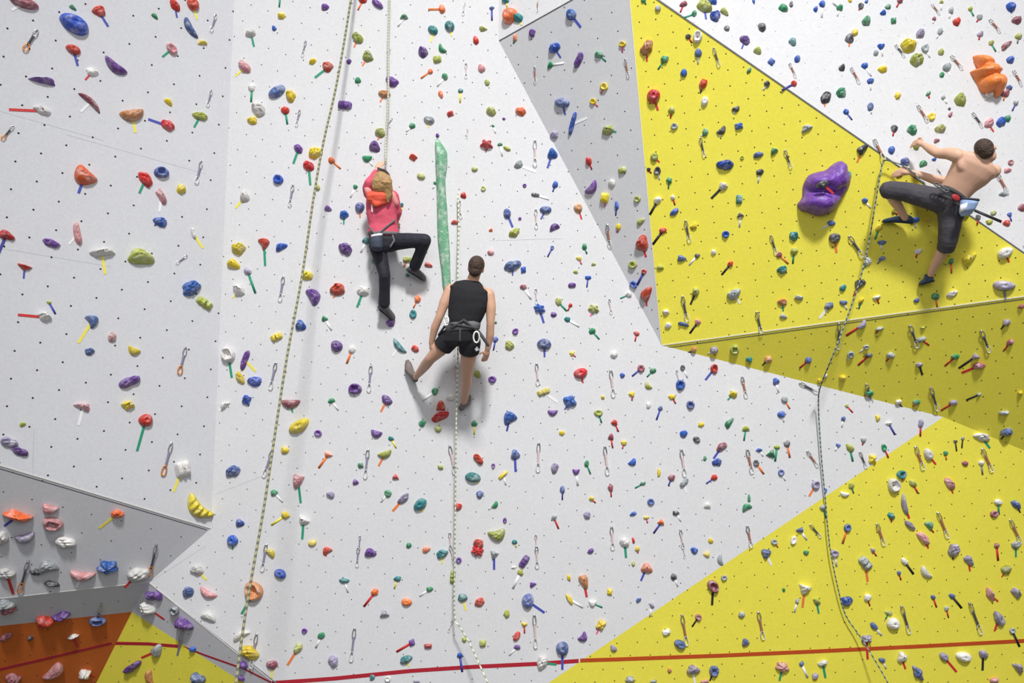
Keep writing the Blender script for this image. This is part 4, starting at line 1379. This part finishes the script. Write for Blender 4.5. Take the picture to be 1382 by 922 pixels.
rope([(618, 262, .08, 6), (619, 300, .12, 6), (618, 345, .18, 6), (617.5, 400, .25, 6), (617, 447, .45, 6), (618, 480, .30, 6), (616, 560, .24, 6), (615, 650, .20, 6), (614, 740, .2, 6), (613.5, 830, .2, 6), (620, 845, .25, 6), (634, 869, .3, 6), (648, 899, .4, 6), (658, 922, .5, 6), (672, 965, .6, 6)], .0085, R3, 'white and green rope hanging behind and below the man in black vest')
rope([(1262, 262, .30, 9), (1250, 250, .26, 9), (1231, 231, .16, 9), (1216, 222, .10, 9), (1202, 217.5, .08, 9), (1195, 216.5, .08, 9), (1190.5, 222, .08, 9), (1183, 265, .10, 9), (1172, 330, .14, 9), (1160, 380, .2, 9), (1141, 435, .24, 9)] + [(1124, 480, .35, 9), (1108, 520, .30, 10), (1104.5, 545, .10, 6), (1108, 610, .06, 6), (1113, 665, .05, 6), (1119.5, 735, .07, 12), (1130, 790, .07, 12), (1141, 830, .06, 12), (1160, 858, .09, 12), (1180, 890, .2, 12), (1200, 925, .3, 12), (1222, 965, .4, 12)], .0075, R4, 'grey-green rope from the shirtless climber down the yellow panels')

# ---------------------------------------------------------------- people
SKIN = plain('skin', (0.64, 0.37, 0.25), .55, var=.06, scale=5); SKIN_F = plain('skin_fair', (0.70, 0.42, 0.29), .55, var=.06, scale=5)
CLOTH_B = plain('black_cotton', (0.012, 0.012, 0.016), .85, var=.25, scale=5, bump=.9, bscale=7); SHORTS_G = plain('charcoal_cotton', (0.065, 0.06, 0.072), .85, var=.3, scale=6, bump=.9, bscale=9)
TROUS = plain('black_stretch', (0.014, 0.014, 0.024), .75, var=.3, scale=5, bump=.8, bscale=8); JACK = plain('coral_pink_fleece', (0.66, 0.09, 0.15), .8, var=.16, scale=9, bump=.8, bscale=10)
HOOD = plain('orange_red_hood', (0.85, 0.11, 0.06), .8, var=.2, scale=10, bump=.8, bscale=16); JACKL = plain('pale_coral_shoulder', (0.85, 0.34, 0.32), .8)
BLOND = plain('blond_hair', (0.42, 0.25, 0.10), .55, var=.45, scale=26, bump=.7, bscale=40); BROWN = plain('dark_brown_hair', (0.055, 0.03, 0.02), .6, var=.5, scale=30, bump=.8, bscale=60)
SHOE_G = plain('shoe_grey', (0.09, 0.085, 0.095), .55, var=.3, scale=20); SHOE_B = plain('shoe_blue_black', (0.03, 0.06, 0.13), .5, var=.6, scale=16); SOLE = plain('shoe_rubber', (0.012, 0.012, 0.014), .5); SHOE_T = plain('shoe_taupe', (0.16, 0.13, 0.12), .6, var=.4, scale=24)
WEB = plain('harness_webbing', (0.045, 0.045, 0.05), .7); WEBG = plain('harness_grey', (0.14, 0.14, 0.15), .7); REDW = plain('red_webbing', (0.35, 0.02, 0.02), .6)
BAGN = plain('chalk_bag_navy', (0.04, 0.05, 0.08), .75, var=.3, scale=22); BAGB = plain('chalk_bag_blue', (0.30, 0.42, 0.66), .8, var=.35, scale=14); BAGW = plain('chalk_bag_rim', (0.78, 0.80, 0.84), .8, var=.1)
EYE = plain('eye', (0.05, 0.04, 0.04), .2); WHITEP = plain('white_print', (0.85, 0.85, 0.85), .7)

class Body:
    def __init__(s): s.V, s.F = [], []
    def add(s, V, F): b = len(s.V); s.V += [Vector(v) for v in V]; s.F += [tuple(b + i for i in f) for f in F]; return s
    def ell(s, c, ax, ay, az, nu=16, nv=10):
        c, ax, ay, az = Vector(c), Vector(ax), Vector(ay), Vector(az); V = [c + az]
        for i in range(1, nv):
            p = math.pi * i / nv
            V += [c + az * math.cos(p) + (ax * math.cos(t) + ay * math.sin(t)) * math.sin(p) for t in [j * 2 * math.pi / nu for j in range(nu)]]
        V.append(c - az); F = [(0, 1 + j, 1 + (j + 1) % nu) for j in range(nu)]
        for i in range(nv - 2):
            for j in range(nu): F.append((1 + i * nu + j, 1 + (i + 1) * nu + j, 1 + (i + 1) * nu + (j + 1) % nu, 1 + i * nu + (j + 1) % nu))
        L = len(V) - 1; F += [(1 + (nv - 2) * nu + (j + 1) % nu, 1 + (nv - 2) * nu + j, L) for j in range(nu)]
        return s.add(V, F)
    def ball(s, c, r): return s.ell(c, (r, 0, 0), (0, r, 0), (0, 0, r))
    def cone(s, a, b, ra, rb, flat=False):
        a, b = Vector(a), Vector(b); d = (b - a); L = d.length; d.normalize(); u = d.orthogonal().normalized(); v = d.cross(u)
        st = ([] if flat else [(-ra * .98, ra * .2), (-ra * .7, ra * .71)]) + [(0, ra)] + [(L * q, ra + (rb - ra) * q) for q in (.33, .66)] + [(L, rb)] + ([] if flat else [(L + rb * .7, rb * .71), (L + rb * .98, rb * .2)])
        n = 14; V = [a + d * z + (u * math.cos(t) + v * math.sin(t)) * r for z, r in st for t in [j * 2 * math.pi / n for j in range(n)]]
        F = [(i * n + j, i * n + (j + 1) % n, (i + 1) * n + (j + 1) % n, (i + 1) * n + j) for i in range(len(st) - 1) for j in range(n)]
        F += [tuple(range(n))[::-1], tuple((len(st) - 1) * n + j for j in range(n))]
        return s.add(V, F)
    def limb(s, pts, flat=False):
        for (a, ra), (b, rb) in zip(pts, pts[1:]): s.cone(a, b, ra, rb, flat)
        return s
    def loft(s, rings, n=22):
        V = []
        for c, ax, ay in rings:
            c, ax, ay = Vector(c), Vector(ax), Vector(ay)
            for j in range(n):
                t = 2 * math.pi * j / n; a, b = math.cos(t), math.sin(t)
                V.append(c + ax * math.copysign(abs(a) ** .85, a) + ay * math.copysign(abs(b) ** .85, b))
        F = [(i * n + j, i * n + (j + 1) % n, (i + 1) * n + (j + 1) % n, (i + 1) * n + j) for i in range(len(rings) - 1) for j in range(n)]
        F += [tuple(range(n))[::-1], tuple((len(rings) - 1) * n + j for j in range(n))]
        return s.add(V, F)
    def obj(s, name, m, parent=None, voxel=.009, smooth=5):
        import bmesh
        me = bpy.data.meshes.new(name); me.from_pydata([tuple(v) for v in s.V], [], s.F); bm = bmesh.new(); bm.from_mesh(me); bmesh.ops.recalc_face_normals(bm, faces=bm.faces); bm.to_mesh(me); bm.free()
        me.materials.append(m); o = bpy.data.objects.new(name, me); C.objects.link(o)
        if parent: o.parent = parent
        if voxel:
            r = o.modifiers.new('remesh', 'REMESH'); r.mode = 'VOXEL'; r.voxel_size = voxel; r.use_smooth_shade = True
            k = o.modifiers.new('smooth', 'SMOOTH'); k.factor = .5; k.iterations = smooth
        else: me.polygons.foreach_set('use_smooth', [True] * len(me.polygons))
        return o
def hand(b, wrist, palm_end, side, curl, size=1.0, grip=.5):
    """palm, four bent fingers of unequal length and a thumb leaving the side of the palm; curl = direction the fingers bend to"""
    w, e, side, curl = Vector(wrist), Vector(palm_end), Vector(side).normalized(), Vector(curl).normalized(); d = (e - w).normalized(); S = size
    side = (side - d * side.dot(d)).normalized(); nrm = curl
    mid = w + d * .05 * S
    b.cone(w - d * .01, mid, .024 * S, .026 * S); b.ell(mid, side * .040 * S, d * .050 * S, nrm * .016 * S)
    for i, (off, ln) in enumerate(((.030, .068), (.011, .078), (-.009, .072), (-.028, .056))):
        k0 = w + d * .085 * S + side * off * S; a1, a2, a3 = grip * .7, grip * 1.6, grip * 2.4
        p = k0; r = .0095 * S
        for a, fr in ((a1, .45), (a2, .3), (a3, .25)):
            dd = d * math.cos(a) + nrm * math.sin(a); q = p + dd * ln * fr * S; b.cone(p, q, r, r * .9); p = q; r *= .9
    t0 = w + d * .03 * S + side * .034 * S; t1 = t0 + (side * .8 + d * .6 + nrm * .25).normalized() * .035 * S; t2 = t1 + (d * .9 + side * .15 + nrm * .5).normalized() * .032 * S
    b.cone(t0, t1, .012 * S, .011 * S); b.cone(t1, t2, .011 * S, .009 * S)
def head(b, c, up, face, r=1.0):
    c, up, face = Vector(c), Vector(up).normalized(), Vector(face); face = (face - up * face.dot(up)).normalized(); rt = up.cross(face)
    b.ell(c + up * .02 * r, rt * .074 * r, face * .094 * r, up * .098 * r); b.ell(c + face * .022 * r - up * .045 * r, rt * .056 * r, face * .066 * r, up * .072 * r)
    b.ell(c + face * .096 * r - up * .022 * r, rt * .013 * r, face * .022 * r, up * .026 * r); b.ell(c + face * .078 * r - up * .066 * r, rt * .024 * r, face * .014 * r, up * .009 * r); b.ell(c + face * .07 * r - up * .10 * r, rt * .026 * r, face * .02 * r, up * .016 * r)
    b.ell(c + face * .084 * r + up * .012 * r, rt * .045 * r, face * .01 * r, up * .01 * r)
    for s in (-1, 1): b.ell(c + rt * s * .077 * r - up * .012 * r - face * .006 * r, rt * .010 * r, face * .019 * r, up * .032 * r)
    return c, up, face, rt
def eyes(hd, parent, r=1.0):
    c, up, face, rt = hd
    for s in (-1, 1): Body().ball(c + face * .084 * r + rt * s * .030 * r - up * .004, .0105 * r).obj('eye', EYE, parent, voxel=None)
def shoe(heel, ball, toe, up, m, parent, r=1.0):
    heel, ball, toe, up = Vector(heel), Vector(ball), Vector(toe), Vector(up).normalized(); d = (toe - heel).normalized(); up = (up - d * up.dot(d)).normalized(); s = d.cross(up)
    b = Body(); b.loft([(heel - d * .02 * r + up * .028, s * .018 * r, up * .022 * r), (heel + up * .032, s * .032 * r, up * .036 * r), (heel + d * .05 * r + up * .045, s * .036 * r, up * .050 * r), (heel.lerp(ball, .6) + up * .034, s * .038 * r, up * .038 * r),
                        (ball + up * .022, s * .045 * r, up * .027 * r), (ball.lerp(toe, .6) + up * .016, s * .038 * r, up * .020 * r), (toe + up * .012, s * .016 * r, up * .011 * r)])
    o = b.obj('shoe', m, parent, voxel=.006, smooth=3)
    q = Body(); q.loft([(heel - d * .022 * r - up * .0, s * .016 * r, up * .008), (heel, s * .033 * r, up * .008), (heel.lerp(ball, .5), s * .034 * r, up * .007), (ball - up * .0, s * .047 * r, up * .008), (ball.lerp(toe, .6), s * .040 * r, up * .008), (toe + d * .006, s * .018 * r, up * .008)])
    q.obj('sole', SOLE, o, voxel=None); return o

# ---- woman in the pink jacket, seen from behind
k = 6; b = Body()
hd = head(b, P(515.8, 247.5, .40, k), P(515.5, 225, .36, k) - P(515.8, 245, .40, k), (-.15, 1, .25), .98)
b.cone(P(515, 252, .36, k), P(515, 262, .34, k), .050, .055)
sl, sr = P(499, 262, .30, k), P(530, 265, .30, k); el, er = P(498, 247, .40, k), P(536.5, 287, .24, k); wl, wr = P(508, 231, .26, k), P(534.5, 298, .11, k)
b.limb([(sl, .045), (el, .036), (wl, .026)]); b.limb([(sr, .045), (er, .038), (wr, .026)])
hand(b, wl, P(513.5, 220, .22, k), (.9, .1, .3), (.3, .9, -.1), 1.05, .55); hand(b, wr, P(536, 304, .05, k), (-1, 0, 0), (0, .8, .3), .9, .5)
b.loft([(P(514, 257, .33, k), (.06, 0, 0), (0, .05, 0)), (P(514, 266, .31, k), (.145, 0, 0), (0, .08, 0)), (P(515, 285, .29, k), (.15, 0, 0), (0, .095, 0)), (P(516, 303, .28, k), (.135, 0, 0), (0, .085, 0)), (P(518, 318, .28, k), (.145, 0, 0), (0, .09, 0)), (P(518, 332, .27, k), (.15, 0, 0), (0, .1, 0))])
hl, hr = P(509, 330, .27, k), P(528, 327, .27, k); kl, kr = P(519, 371, .32, k), P(573, 324.5, .42, k); al, ar = P(518, 416, .16, k), P(559, 360, .20, k)
b.limb([(hl, .085), (kl, .05), (al, .034)]); b.limb([(hr, .085), (kr, .052), (ar, .034)])
woman = b.obj('person', SKIN_F); tag(woman, 'woman climber in coral pink jacket and black trousers, hanging on beside the long green column', 'person', 'climbers'); eyes(hd, woman, .98)
h = Body(); hc = hd[0]; ud = hd[1]; fd = hd[2]; rd = hd[3]
h.ell(hc + ud * .025 - fd * .012, rd * .100, fd * .108, ud * .108)
h.loft([(P(516, 236, .47, k), (.075, 0, 0), (0, .05, 0)), (P(515.5, 244, .48, k), (.112, 0, 0), (0, .055, 0)), (P(515.5, 254, .47, k), (.108, 0, 0), (0, .05, 0)), (P(515, 260, .45, k), (.082, 0, 0), (0, .035, 0))])
h.loft([(P(521, 246, .50, k), (.06, 0, 0), (0, .05, 0)), (P(524.5, 256, .47, k), (.048, 0, 0), (0, .035, 0)), (P(524, 265, .46, k), (.035, 0, 0), (0, .028, 0)), (P(523.5, 274, .45, k), (.010, 0, 0), (0, .012, 0))])
h.obj('hair', BLOND, woman, voxel=.007)
Body().limb([(P(510, 227, .30, k), .011), (P(514.5, 229.5, .44, k), .018), (P(519, 230, .46, k), .015), (P(522.5, 232.5, .47, k), .008), (P(525.5, 236.5, .45, k), .008)]).obj('sunglasses', WEB, woman, voxel=None)
j = Body()
j.loft([(P(514, 257, .33, k), (.085, 0, 0), (0, .06, 0)), (P(514, 263, .32, k), (.150, 0, 0), (0, .09, 0)), (P(514.5, 275, .31, k), (.168, 0, 0), (0, .108, 0)), (P(515, 290, .29, k), (.165, 0, 0), (0, .112, 0)), (P(517, 303, .28, k), (.158, 0, 0), (0, .105, 0)), (P(517.5, 314, .28, k), (.172, 0, 0), (0, .115, 0)), (P(518, 319, .28, k), (.166, 0, 0), (0, .11, 0))])
j.limb([(sl, .068), (P(496.5, 254, .36, k), .062), (el, .052), (P(503, 240, .33, k), .043), (wl - (wl - el) * .12, .036)]); j.limb([(sr, .068), (P(534, 277, .28, k), .056), (er, .050), (wr - (wr - er) * .15, .036)])
jk = j.obj('jacket', JACK, woman, voxel=.008, smooth=4)
hh = Body(); hh.loft([(P(513, 258, .42, k), (.10, 0, 0), (0, .05, 0)), (P(511, 264, .44, k), (.128, 0, 0), (0, .06, 0)), (P(510, 271, .42, k), (.120, 0, 0), (0, .06, 0)), (P(509.5, 277, .39, k), (.075, 0, 0), (0, .045, 0))]); hh.limb([(P(498, 261, .40, k), .035), (P(508, 275, .445, k), .04), (P(521, 271, .42, k), .034)])
hh.obj('hood', HOOD, woman, voxel=.008, smooth=3)
for (a, bb) in (((499, 262, .375), (496, 256, .40)), ((528, 263, .375), (534, 274, .34))):
    Body().cone(P(*a, k), P(*bb, k), .045, .036).obj('shoulder_patch', JACKL, jk, voxel=None)
Body().limb([(P(502, 276, .412, k), .009), (P(502.4, 286, .405, k), .008)]).obj('printed_mark', WHITEP, jk, voxel=None)
t = Body()
t.loft([(P(517.5, 315, .28, k), (.150, 0, 0), (0, .1, 0)), (P(518, 324, .28, k), (.163, 0, 0), (0, .115, 0)), (P(518, 333, .27, k), (.160, 0, 0), (0, .12, 0)), (P(517, 340, .27, k), (.11, 0, 0), (0, .09, 0))])
t.limb([(hl, .098), (P(514, 350, .29, k), .080), (kl, .064), (P(519, 392, .24, k), .062), (P(518.5, 410, .18, k), .066)]); t.limb([(hr, .10), (P(550, 325, .36, k), .086), (kr, .074), (P(567, 342, .32, k), .064), (P(560, 359, .22, k), .066)])
t.obj('trousers', TROUS, woman, voxel=.008, smooth=4)
hs = Body(); hs.loft([(P(517.5, 314, .28, k), (.172, 0, -.0), (0, .122, 0)), (P(517.5, 318, .28, k), (.174, 0, 0), (0, .124, 0))])
hs.limb([(P(497, 305, .40, k), .010), (P(507, 317, .405, k), .010)]); hs.limb([(P(533, 297, .37, k), .010), (P(519, 308, .405, k), .010), (P(508, 318, .41, k), .010)])
hs.limb([(P(530, 318, .40, k), .010), (P(532, 325, .41, k), .012), (P(527, 333, .41, k), .010)])
hs.obj('harness', WEBG, woman, voxel=None)
shoe(P(512, 416, .17, k), P(526, 426, .08, k), P(532, 430, .03, k), (.3, -.7, .55), SHOE_G, woman); shoe(P(551, 365, .20, k), P(568, 374, .10, k), P(574, 377, .05, k), (.15, -.7, .6), SHOE_G, woman)
cb = Body(); cb.loft([(P(508.5, 318, .46, k), (.058, 0, .01), (0, .05, 0)), (P(508.5, 325, .47, k), (.068, 0, 0), (0, .06, 0)), (P(509, 334, .47, k), (.066, 0, 0), (0, .06, 0)), (P(510, 339, .46, k), (.035, 0, 0), (0, .035, 0))])
cbo = cb.obj('chalk_bag', BAGN, None, voxel=.007); tag(cbo, 'dark chalk bag hanging at the back of the woman in pink', 'chalk bag')
Body().loft([(P(508.5, 316.5, .46, k), (.060, 0, .01), (0, .052, 0)), (P(508.5, 319.5, .46, k), (.064, 0, .01), (0, .056, 0))]).obj('rim', BAGW, cbo, voxel=None)

# ---- man in the black vest, seen from behind, feet on the wall
b = Body(); k = 6
hd = head(b, P(642.6, 362, .86, k), P(644.5, 345, .86, k) - P(641, 368, .86, k), (.12, 1, .28), 1.0)
b.cone(P(641, 370, .82, k), P(636, 384, .80, k), .060, .068)
b.loft([(P(636, 380, .80, k), (.085, 0, -.008), (0, .06, 0)), (P(634, 387, .80, k), (.195, 0, -.03), (0, .09, 0)), (P(633, 397, .80, k), (.205, 0, -.02), (0, .11, 0)), (P(631, 412, .80, k), (.190, 0, -.01), (0, .115, 0)), (P(628, 428, .80, k), (.160, 0, -.01), (0, .10, 0)), (P(625, 440, .79, k), (.150, 0, 0), (0, .1, 0)), (P(622, 455, .77, k), (.165, 0, 0), (0, .12, 0)), (P(620, 463, .74, k), (.13, 0, 0), (0, .11, 0))])
sl, sr = P(608, 391, .80, k), P(659.5, 397, .80, k); el, er = P(593, 428, .80, k), P(662, 436, .80, k); wl, wr = P(582, 463, .70, k), P(658, 472, .70, k)
b.limb([(sl, .062), (P(600, 408, .81, k), .055), (el, .043), (P(587, 442, .76, k), .044), (wl, .029)]); b.limb([(sr, .062), (P(662.5, 415, .81, k), .055), (er, .043), (P(661.5, 452, .76, k), .044), (wr, .029)])
hand(b, wl, P(588, 484, .66, k), (1, -.2, .2), (.35, .8, 0), 1.0, .35); hand(b, wr, P(653, 491, .64, k), (-1, -.2, 0), (-.2, .8, .1), 1.0, .4)
hl, hr = P(606, 458, .74, k), P(634, 461, .74, k); kl, kr = P(581, 484, .60, k), P(630, 507, .52, k); al, ar = P(561, 509, .17, k), P(626, 543, .17, k)
b.limb([(hl, .092), (P(594, 471, .68, k), .080), (kl, .058), (P(574, 493, .42, k), .058), (P(567, 502, .28, k), .045), (al, .034)]); b.limb([(hr, .095), (P(632, 485, .64, k), .080), (kr, .058), (P(629.5, 519, .42, k), .058), (P(628, 532, .28, k), .045), (ar, .034)])
man = b.obj('person', SKIN); tag(man, 'man in black sleeveless vest and black shorts hanging in a harness, arms down, legs apart', 'person', 'climbers'); eyes(hd, man)
c, ud, fd, rd = hd
h = Body(); h.ell(c + ud * .032 - fd * .014, rd * .086, fd * .098, ud * .098); h.ell(c - ud * .03 - fd * .045, rd * .070, fd * .055, ud * .062); h.obj('hair', BROWN, man, voxel=.006, smooth=3)
v = Body(); v.loft([(P(637, 379, .80, k), (.080, 0, -.01), (0, .07, 0)), (P(635.5, 384, .80, k), (.150, 0, -.035), (0, .095, 0)), (P(633.5, 391, .80, k), (.212, 0, -.035), (0, .115, 0)), (P(633, 402, .80, k), (.216, 0, -.02), (0, .128, 0)), (P(631.5, 415, .80, k), (.205, 0, -.012), (0, .128, 0)), (P(628.5, 428, .80, k), (.182, 0, -.01), (0, .118, 0)), (P(626, 437, .79, k), (.170, 0, 0), (0, .115, 0)), (P(625, 441, .79, k), (.165, 0, 0), (0, .112, 0))])
v.obj('vest', CLOTH_B, man, voxel=.008, smooth=3)
s = Body(); s.loft([(P(625, 437, .79, k), (.158, 0, 0), (0, .115, 0)), (P(622.5, 448, .78, k), (.180, 0, 0), (0, .132, 0)), (P(620.5, 460, .76, k), (.186, 0, 0), (0, .138, 0)), (P(619.5, 467, .74, k), (.155, 0, 0), (0, .12, 0))])
s.limb([(hl, .112), (P(597, 468.5, .70, k), .106)], flat=True); s.ball(hl, .11); s.ball(hr, .115); s.limb([(hr, .118), (P(633, 476, .68, k), .108)], flat=True)
s.obj('shorts', CLOTH_B, man, voxel=.008, smooth=3)
hs = Body(); hs.loft([(P(625.5, 434.5, .79, k), (.176, 0, .012), (0, .126, 0)), (P(625, 440, .79, k), (.182, 0, .012), (0, .130, 0)), (P(624, 446, .79, k), (.180, 0, .012), (0, .13, 0))]); hso = hs.obj('harness', WEBG, man, voxel=None)
for a in (((610, 442, .925), (626, 432, .93)), ((626, 432, .93), (645, 447, .925)), ((621, 445, .925), (620.5, 460, .93)), ((607, 437, .925), (645, 443, .93)), ((600, 441, .85), (592, 452, .78))):
    Body().limb([(P(*a[0], k), .013), (P(*a[1], k), .012)]).obj('strap', WEB, hso, voxel=None)
Body().limb([(P(645.5, 447, .92, k), .016), (P(652, 456, .95, k), .017), (P(658.5, 466, .95, k), .015)]).obj('strap', WEB, hso, voxel=None)
cp = P(643, 455, .97, k); g = tube_geo([cp + Vector((math.cos(q) * .030, 0, math.sin(q) * .056)) for q in [i * math.pi / 8 for i in range(16)]], .0085, 6, True)
tag(mesh_obj('carabiner', g[0], g[1], SILV), 'silver carabiner hanging from the harness of the man in black', 'carabiner')
cp = P(602.5, 433, .90, k); g = tube_geo([cp + Vector((math.cos(q) * .022, .01 * math.sin(q), math.sin(q) * .045)) for q in [i * math.pi / 8 for i in range(16)]], .008, 6, True)
tag(mesh_obj('carabiner', g[0], g[1], SILV), 'small silver carabiner at the hip beside the bare elbow of the man in black', 'carabiner')
for dx, dy in ((0, 0), (2, -1.5), (4, 1), (1.5, 1.8)): Body().ball(P(641.5 + dx, 471 + dy, .80, k), .012).obj('printed_mark', WHITEP, man, voxel=None)
shoe(P(561, 513, .11, k), P(552, 498, .045, k), P(549.5, 487, .03, k), (.1, -1, .05), SHOE_T, man); shoe(P(622, 551, .12, k), P(630, 542, .06, k), P(633.5, 534, .03, k), (.15, -1, .1), SHOE_T, man)

# ---- shirtless climber on the edge between the yellow and white panels
b = Body(); k = 9
def Q(x, y, d): return P(x, y, d, 9)
hd = head(b, Q(1331, 203.5, .50), (-.38, .1, .62), (.75, .45, -.45), 1.03)
b.cone(Q(1327, 208, .48), Q(1319, 217, .46), .060, .075)
def ring(L, R, d, th): A, B = Q(*L, d), Q(*R, d); ax = (B - A) / 2; return ((A + B) / 2, ax, Vector((0, th, 0)))
b.loft([ring((1308, 204), (1336, 222), .46, .07), ring((1295, 206), (1345, 231), .45, .10), ring((1288, 215), (1341, 240), .44, .125), ring((1283, 227), (1329, 251), .42, .13), ring((1278, 238), (1315, 260), .40, .12), ring((1271, 250), (1304, 271), .38, .115), ring((1266, 258), (1300, 281), .36, .12), ring((1262, 268), (1297, 290), .33, .12)])
# shoulder blades
b.ell(Q(1304, 220, .482), Vector((.08, 0, -.03)), (0, .045, 0), Vector((.04, 0, .085))); b.ell(Q(1327, 233, .480), Vector((.065, 0, -.03)), (0, .045, 0), Vector((.04, 0, .085)))
sl, sr = Q(1292, 210, .45), Q(1341, 231, .42); el, er = Q(1266, 207.5, .34), Q(1281, 245, .20); wl, wr = Q(1246.5, 195.5, .16), Q(1228, 232.5, .12)
b.limb([(sl, .072), (Q(1280, 207, .40), .060), (el, .047), (Q(1257, 202, .26), .047), (wl, .030)]); b.limb([(sr, .070), (Q(1312, 247, .24), .055), (er, .047), (Q(1262, 243, .16), .048), (Q(1242, 236, .14), .037), (wr, .030)])
hand(b, wl, Q(1238, 193, .10), (.1, 0, 1), (-.35, .4, -.8), 1.05, .65); hand(b, wr, Q(1216, 233, .10), (0, -.2, 1), (-.2, .7, -.7), 1.05, .45)
hl, hr = Q(1272, 272, .34), Q(1283, 284, .34); kl, kr = Q(1199, 256, .34), Q(1278, 327, .34); al, ar = Q(1221.5, 294, .14), Q(1256, 370, .15)
b.limb([(hl, .10), (Q(1235, 262, .34), .085), (kl, .060), (Q(1207, 270, .26), .058), (Q(1214, 281, .2), .046), (al, .036)]); b.limb([(hr, .10), (Q(1281, 305, .35), .085), (kr, .060), (Q(1269, 344, .26), .060), (Q(1261, 359, .2), .044), (ar, .035)])
climber = b.obj('person', SKIN_F, smooth=9); tag(climber, 'shirtless man in charcoal shorts climbing from the yellow panel onto the white wall', 'person', 'climbers'); eyes(hd, climber, 1.03)
c, ud, fd, rd = hd
h = Body(); h.ell(c + ud * .034 - fd * .016, rd * .086, fd * .098, ud * .092); h.ell(c - ud * .012 - fd * .05, rd * .072, fd * .052, ud * .062); h.obj('hair', BROWN, climber, voxel=.006, smooth=3)
s = Body(); s.loft([ring((1269.5, 250), (1303.5, 273), .38, .125), ring((1264, 259), (1301, 284), .36, .137), ring((1259, 269), (1299.5, 292), .34, .14), ring((1260, 280), (1296, 301), .33, .13)])
s.limb([(hl, .125), (Q(1250, 266, .34), .112), (Q(1222, 259, .34), .098), (kl, .088)]); s.limb([(kl, .085), (Q(1200.5, 260, .31), .084)], flat=True)
s.limb([(hr, .128), (Q(1282, 303, .35), .106), (Q(1279, 326, .34), .092)]); s.limb([(Q(1279, 326, .34), .090), (Q(1276, 337, .30), .084)], flat=True)
s.obj('shorts', SHORTS_G, climber, voxel=.008, smooth=3)
hs = Body(); hs.loft([ring((1269, 252), (1303.8, 275.5), .38, .135), ring((1267, 256), (1302.8, 280), .37, .141)]); hs.limb([(Q(1268, 262, .48), .012), (Q(1282, 268, .51), .012), (Q(1297, 279, .51), .012)])
hso = hs.obj('harness', WEB, climber, voxel=None); Body().ell(Q(1290, 266.5, .52), Vector((.04, 0, -.02)), (0, .012, 0), Vector((.012, 0, .028))).obj('buckle_strap', REDW, hso, voxel=None)
for i in range(3):
    cp = Q(1266 + i * 4.5, 250 + i * 3, .50); g = tube_geo([cp + Vector((math.cos(q) * .040, .008 * math.sin(q), math.sin(q) * .020 - math.cos(q) * .012)) for q in [j * math.pi / 7 for j in range(14)]], .007, 6, True)
    mesh_obj('gear_loop', g[0], g[1], WEBG, parent=hso)
shoe(Q(1229, 301, .11), Q(1205, 299, .06), Q(1191, 299.5, .035), (0, -.35, 1), SHOE_B, climber, 1.05); shoe(Q(1258, 380, .12), Q(1248, 383, .05), Q(1241.5, 384, .025), (0, -.5, 1), SHOE_B, climber, 1.0)
cb = Body(); cb.loft([(Q(1309, 269, .50), (.078, 0, -.008), (0, .06, .01)), (Q(1307.5, 275, .51), (.082, 0, 0), (0, .07, 0)), (Q(1305, 284, .51), (.072, 0, .01), (0, .065, 0)), (Q(1304, 291, .50), (.045, 0, .01), (0, .04, 0))])
cbo = cb.obj('chalk_bag', BAGB, None, voxel=.007); tag(cbo, 'pale blue and white chalk bag behind the waist of the shirtless climber', 'chalk bag')
Body().loft([(Q(1309.3, 267.5, .50), (.082, 0, -.008), (0, .066, .01)), (Q(1309, 270.5, .50), (.084, 0, -.008), (0, .068, .01))]).obj('rim', BAGN, cbo, voxel=None)
Body().loft([(Q(1301, 275, .575), (.035, 0, .01), (0, .012, 0)), (Q(1299.5, 286, .57), (.030, 0, .01), (0, .012, 0))]).obj('pocket', BAGW, cbo, voxel=None)
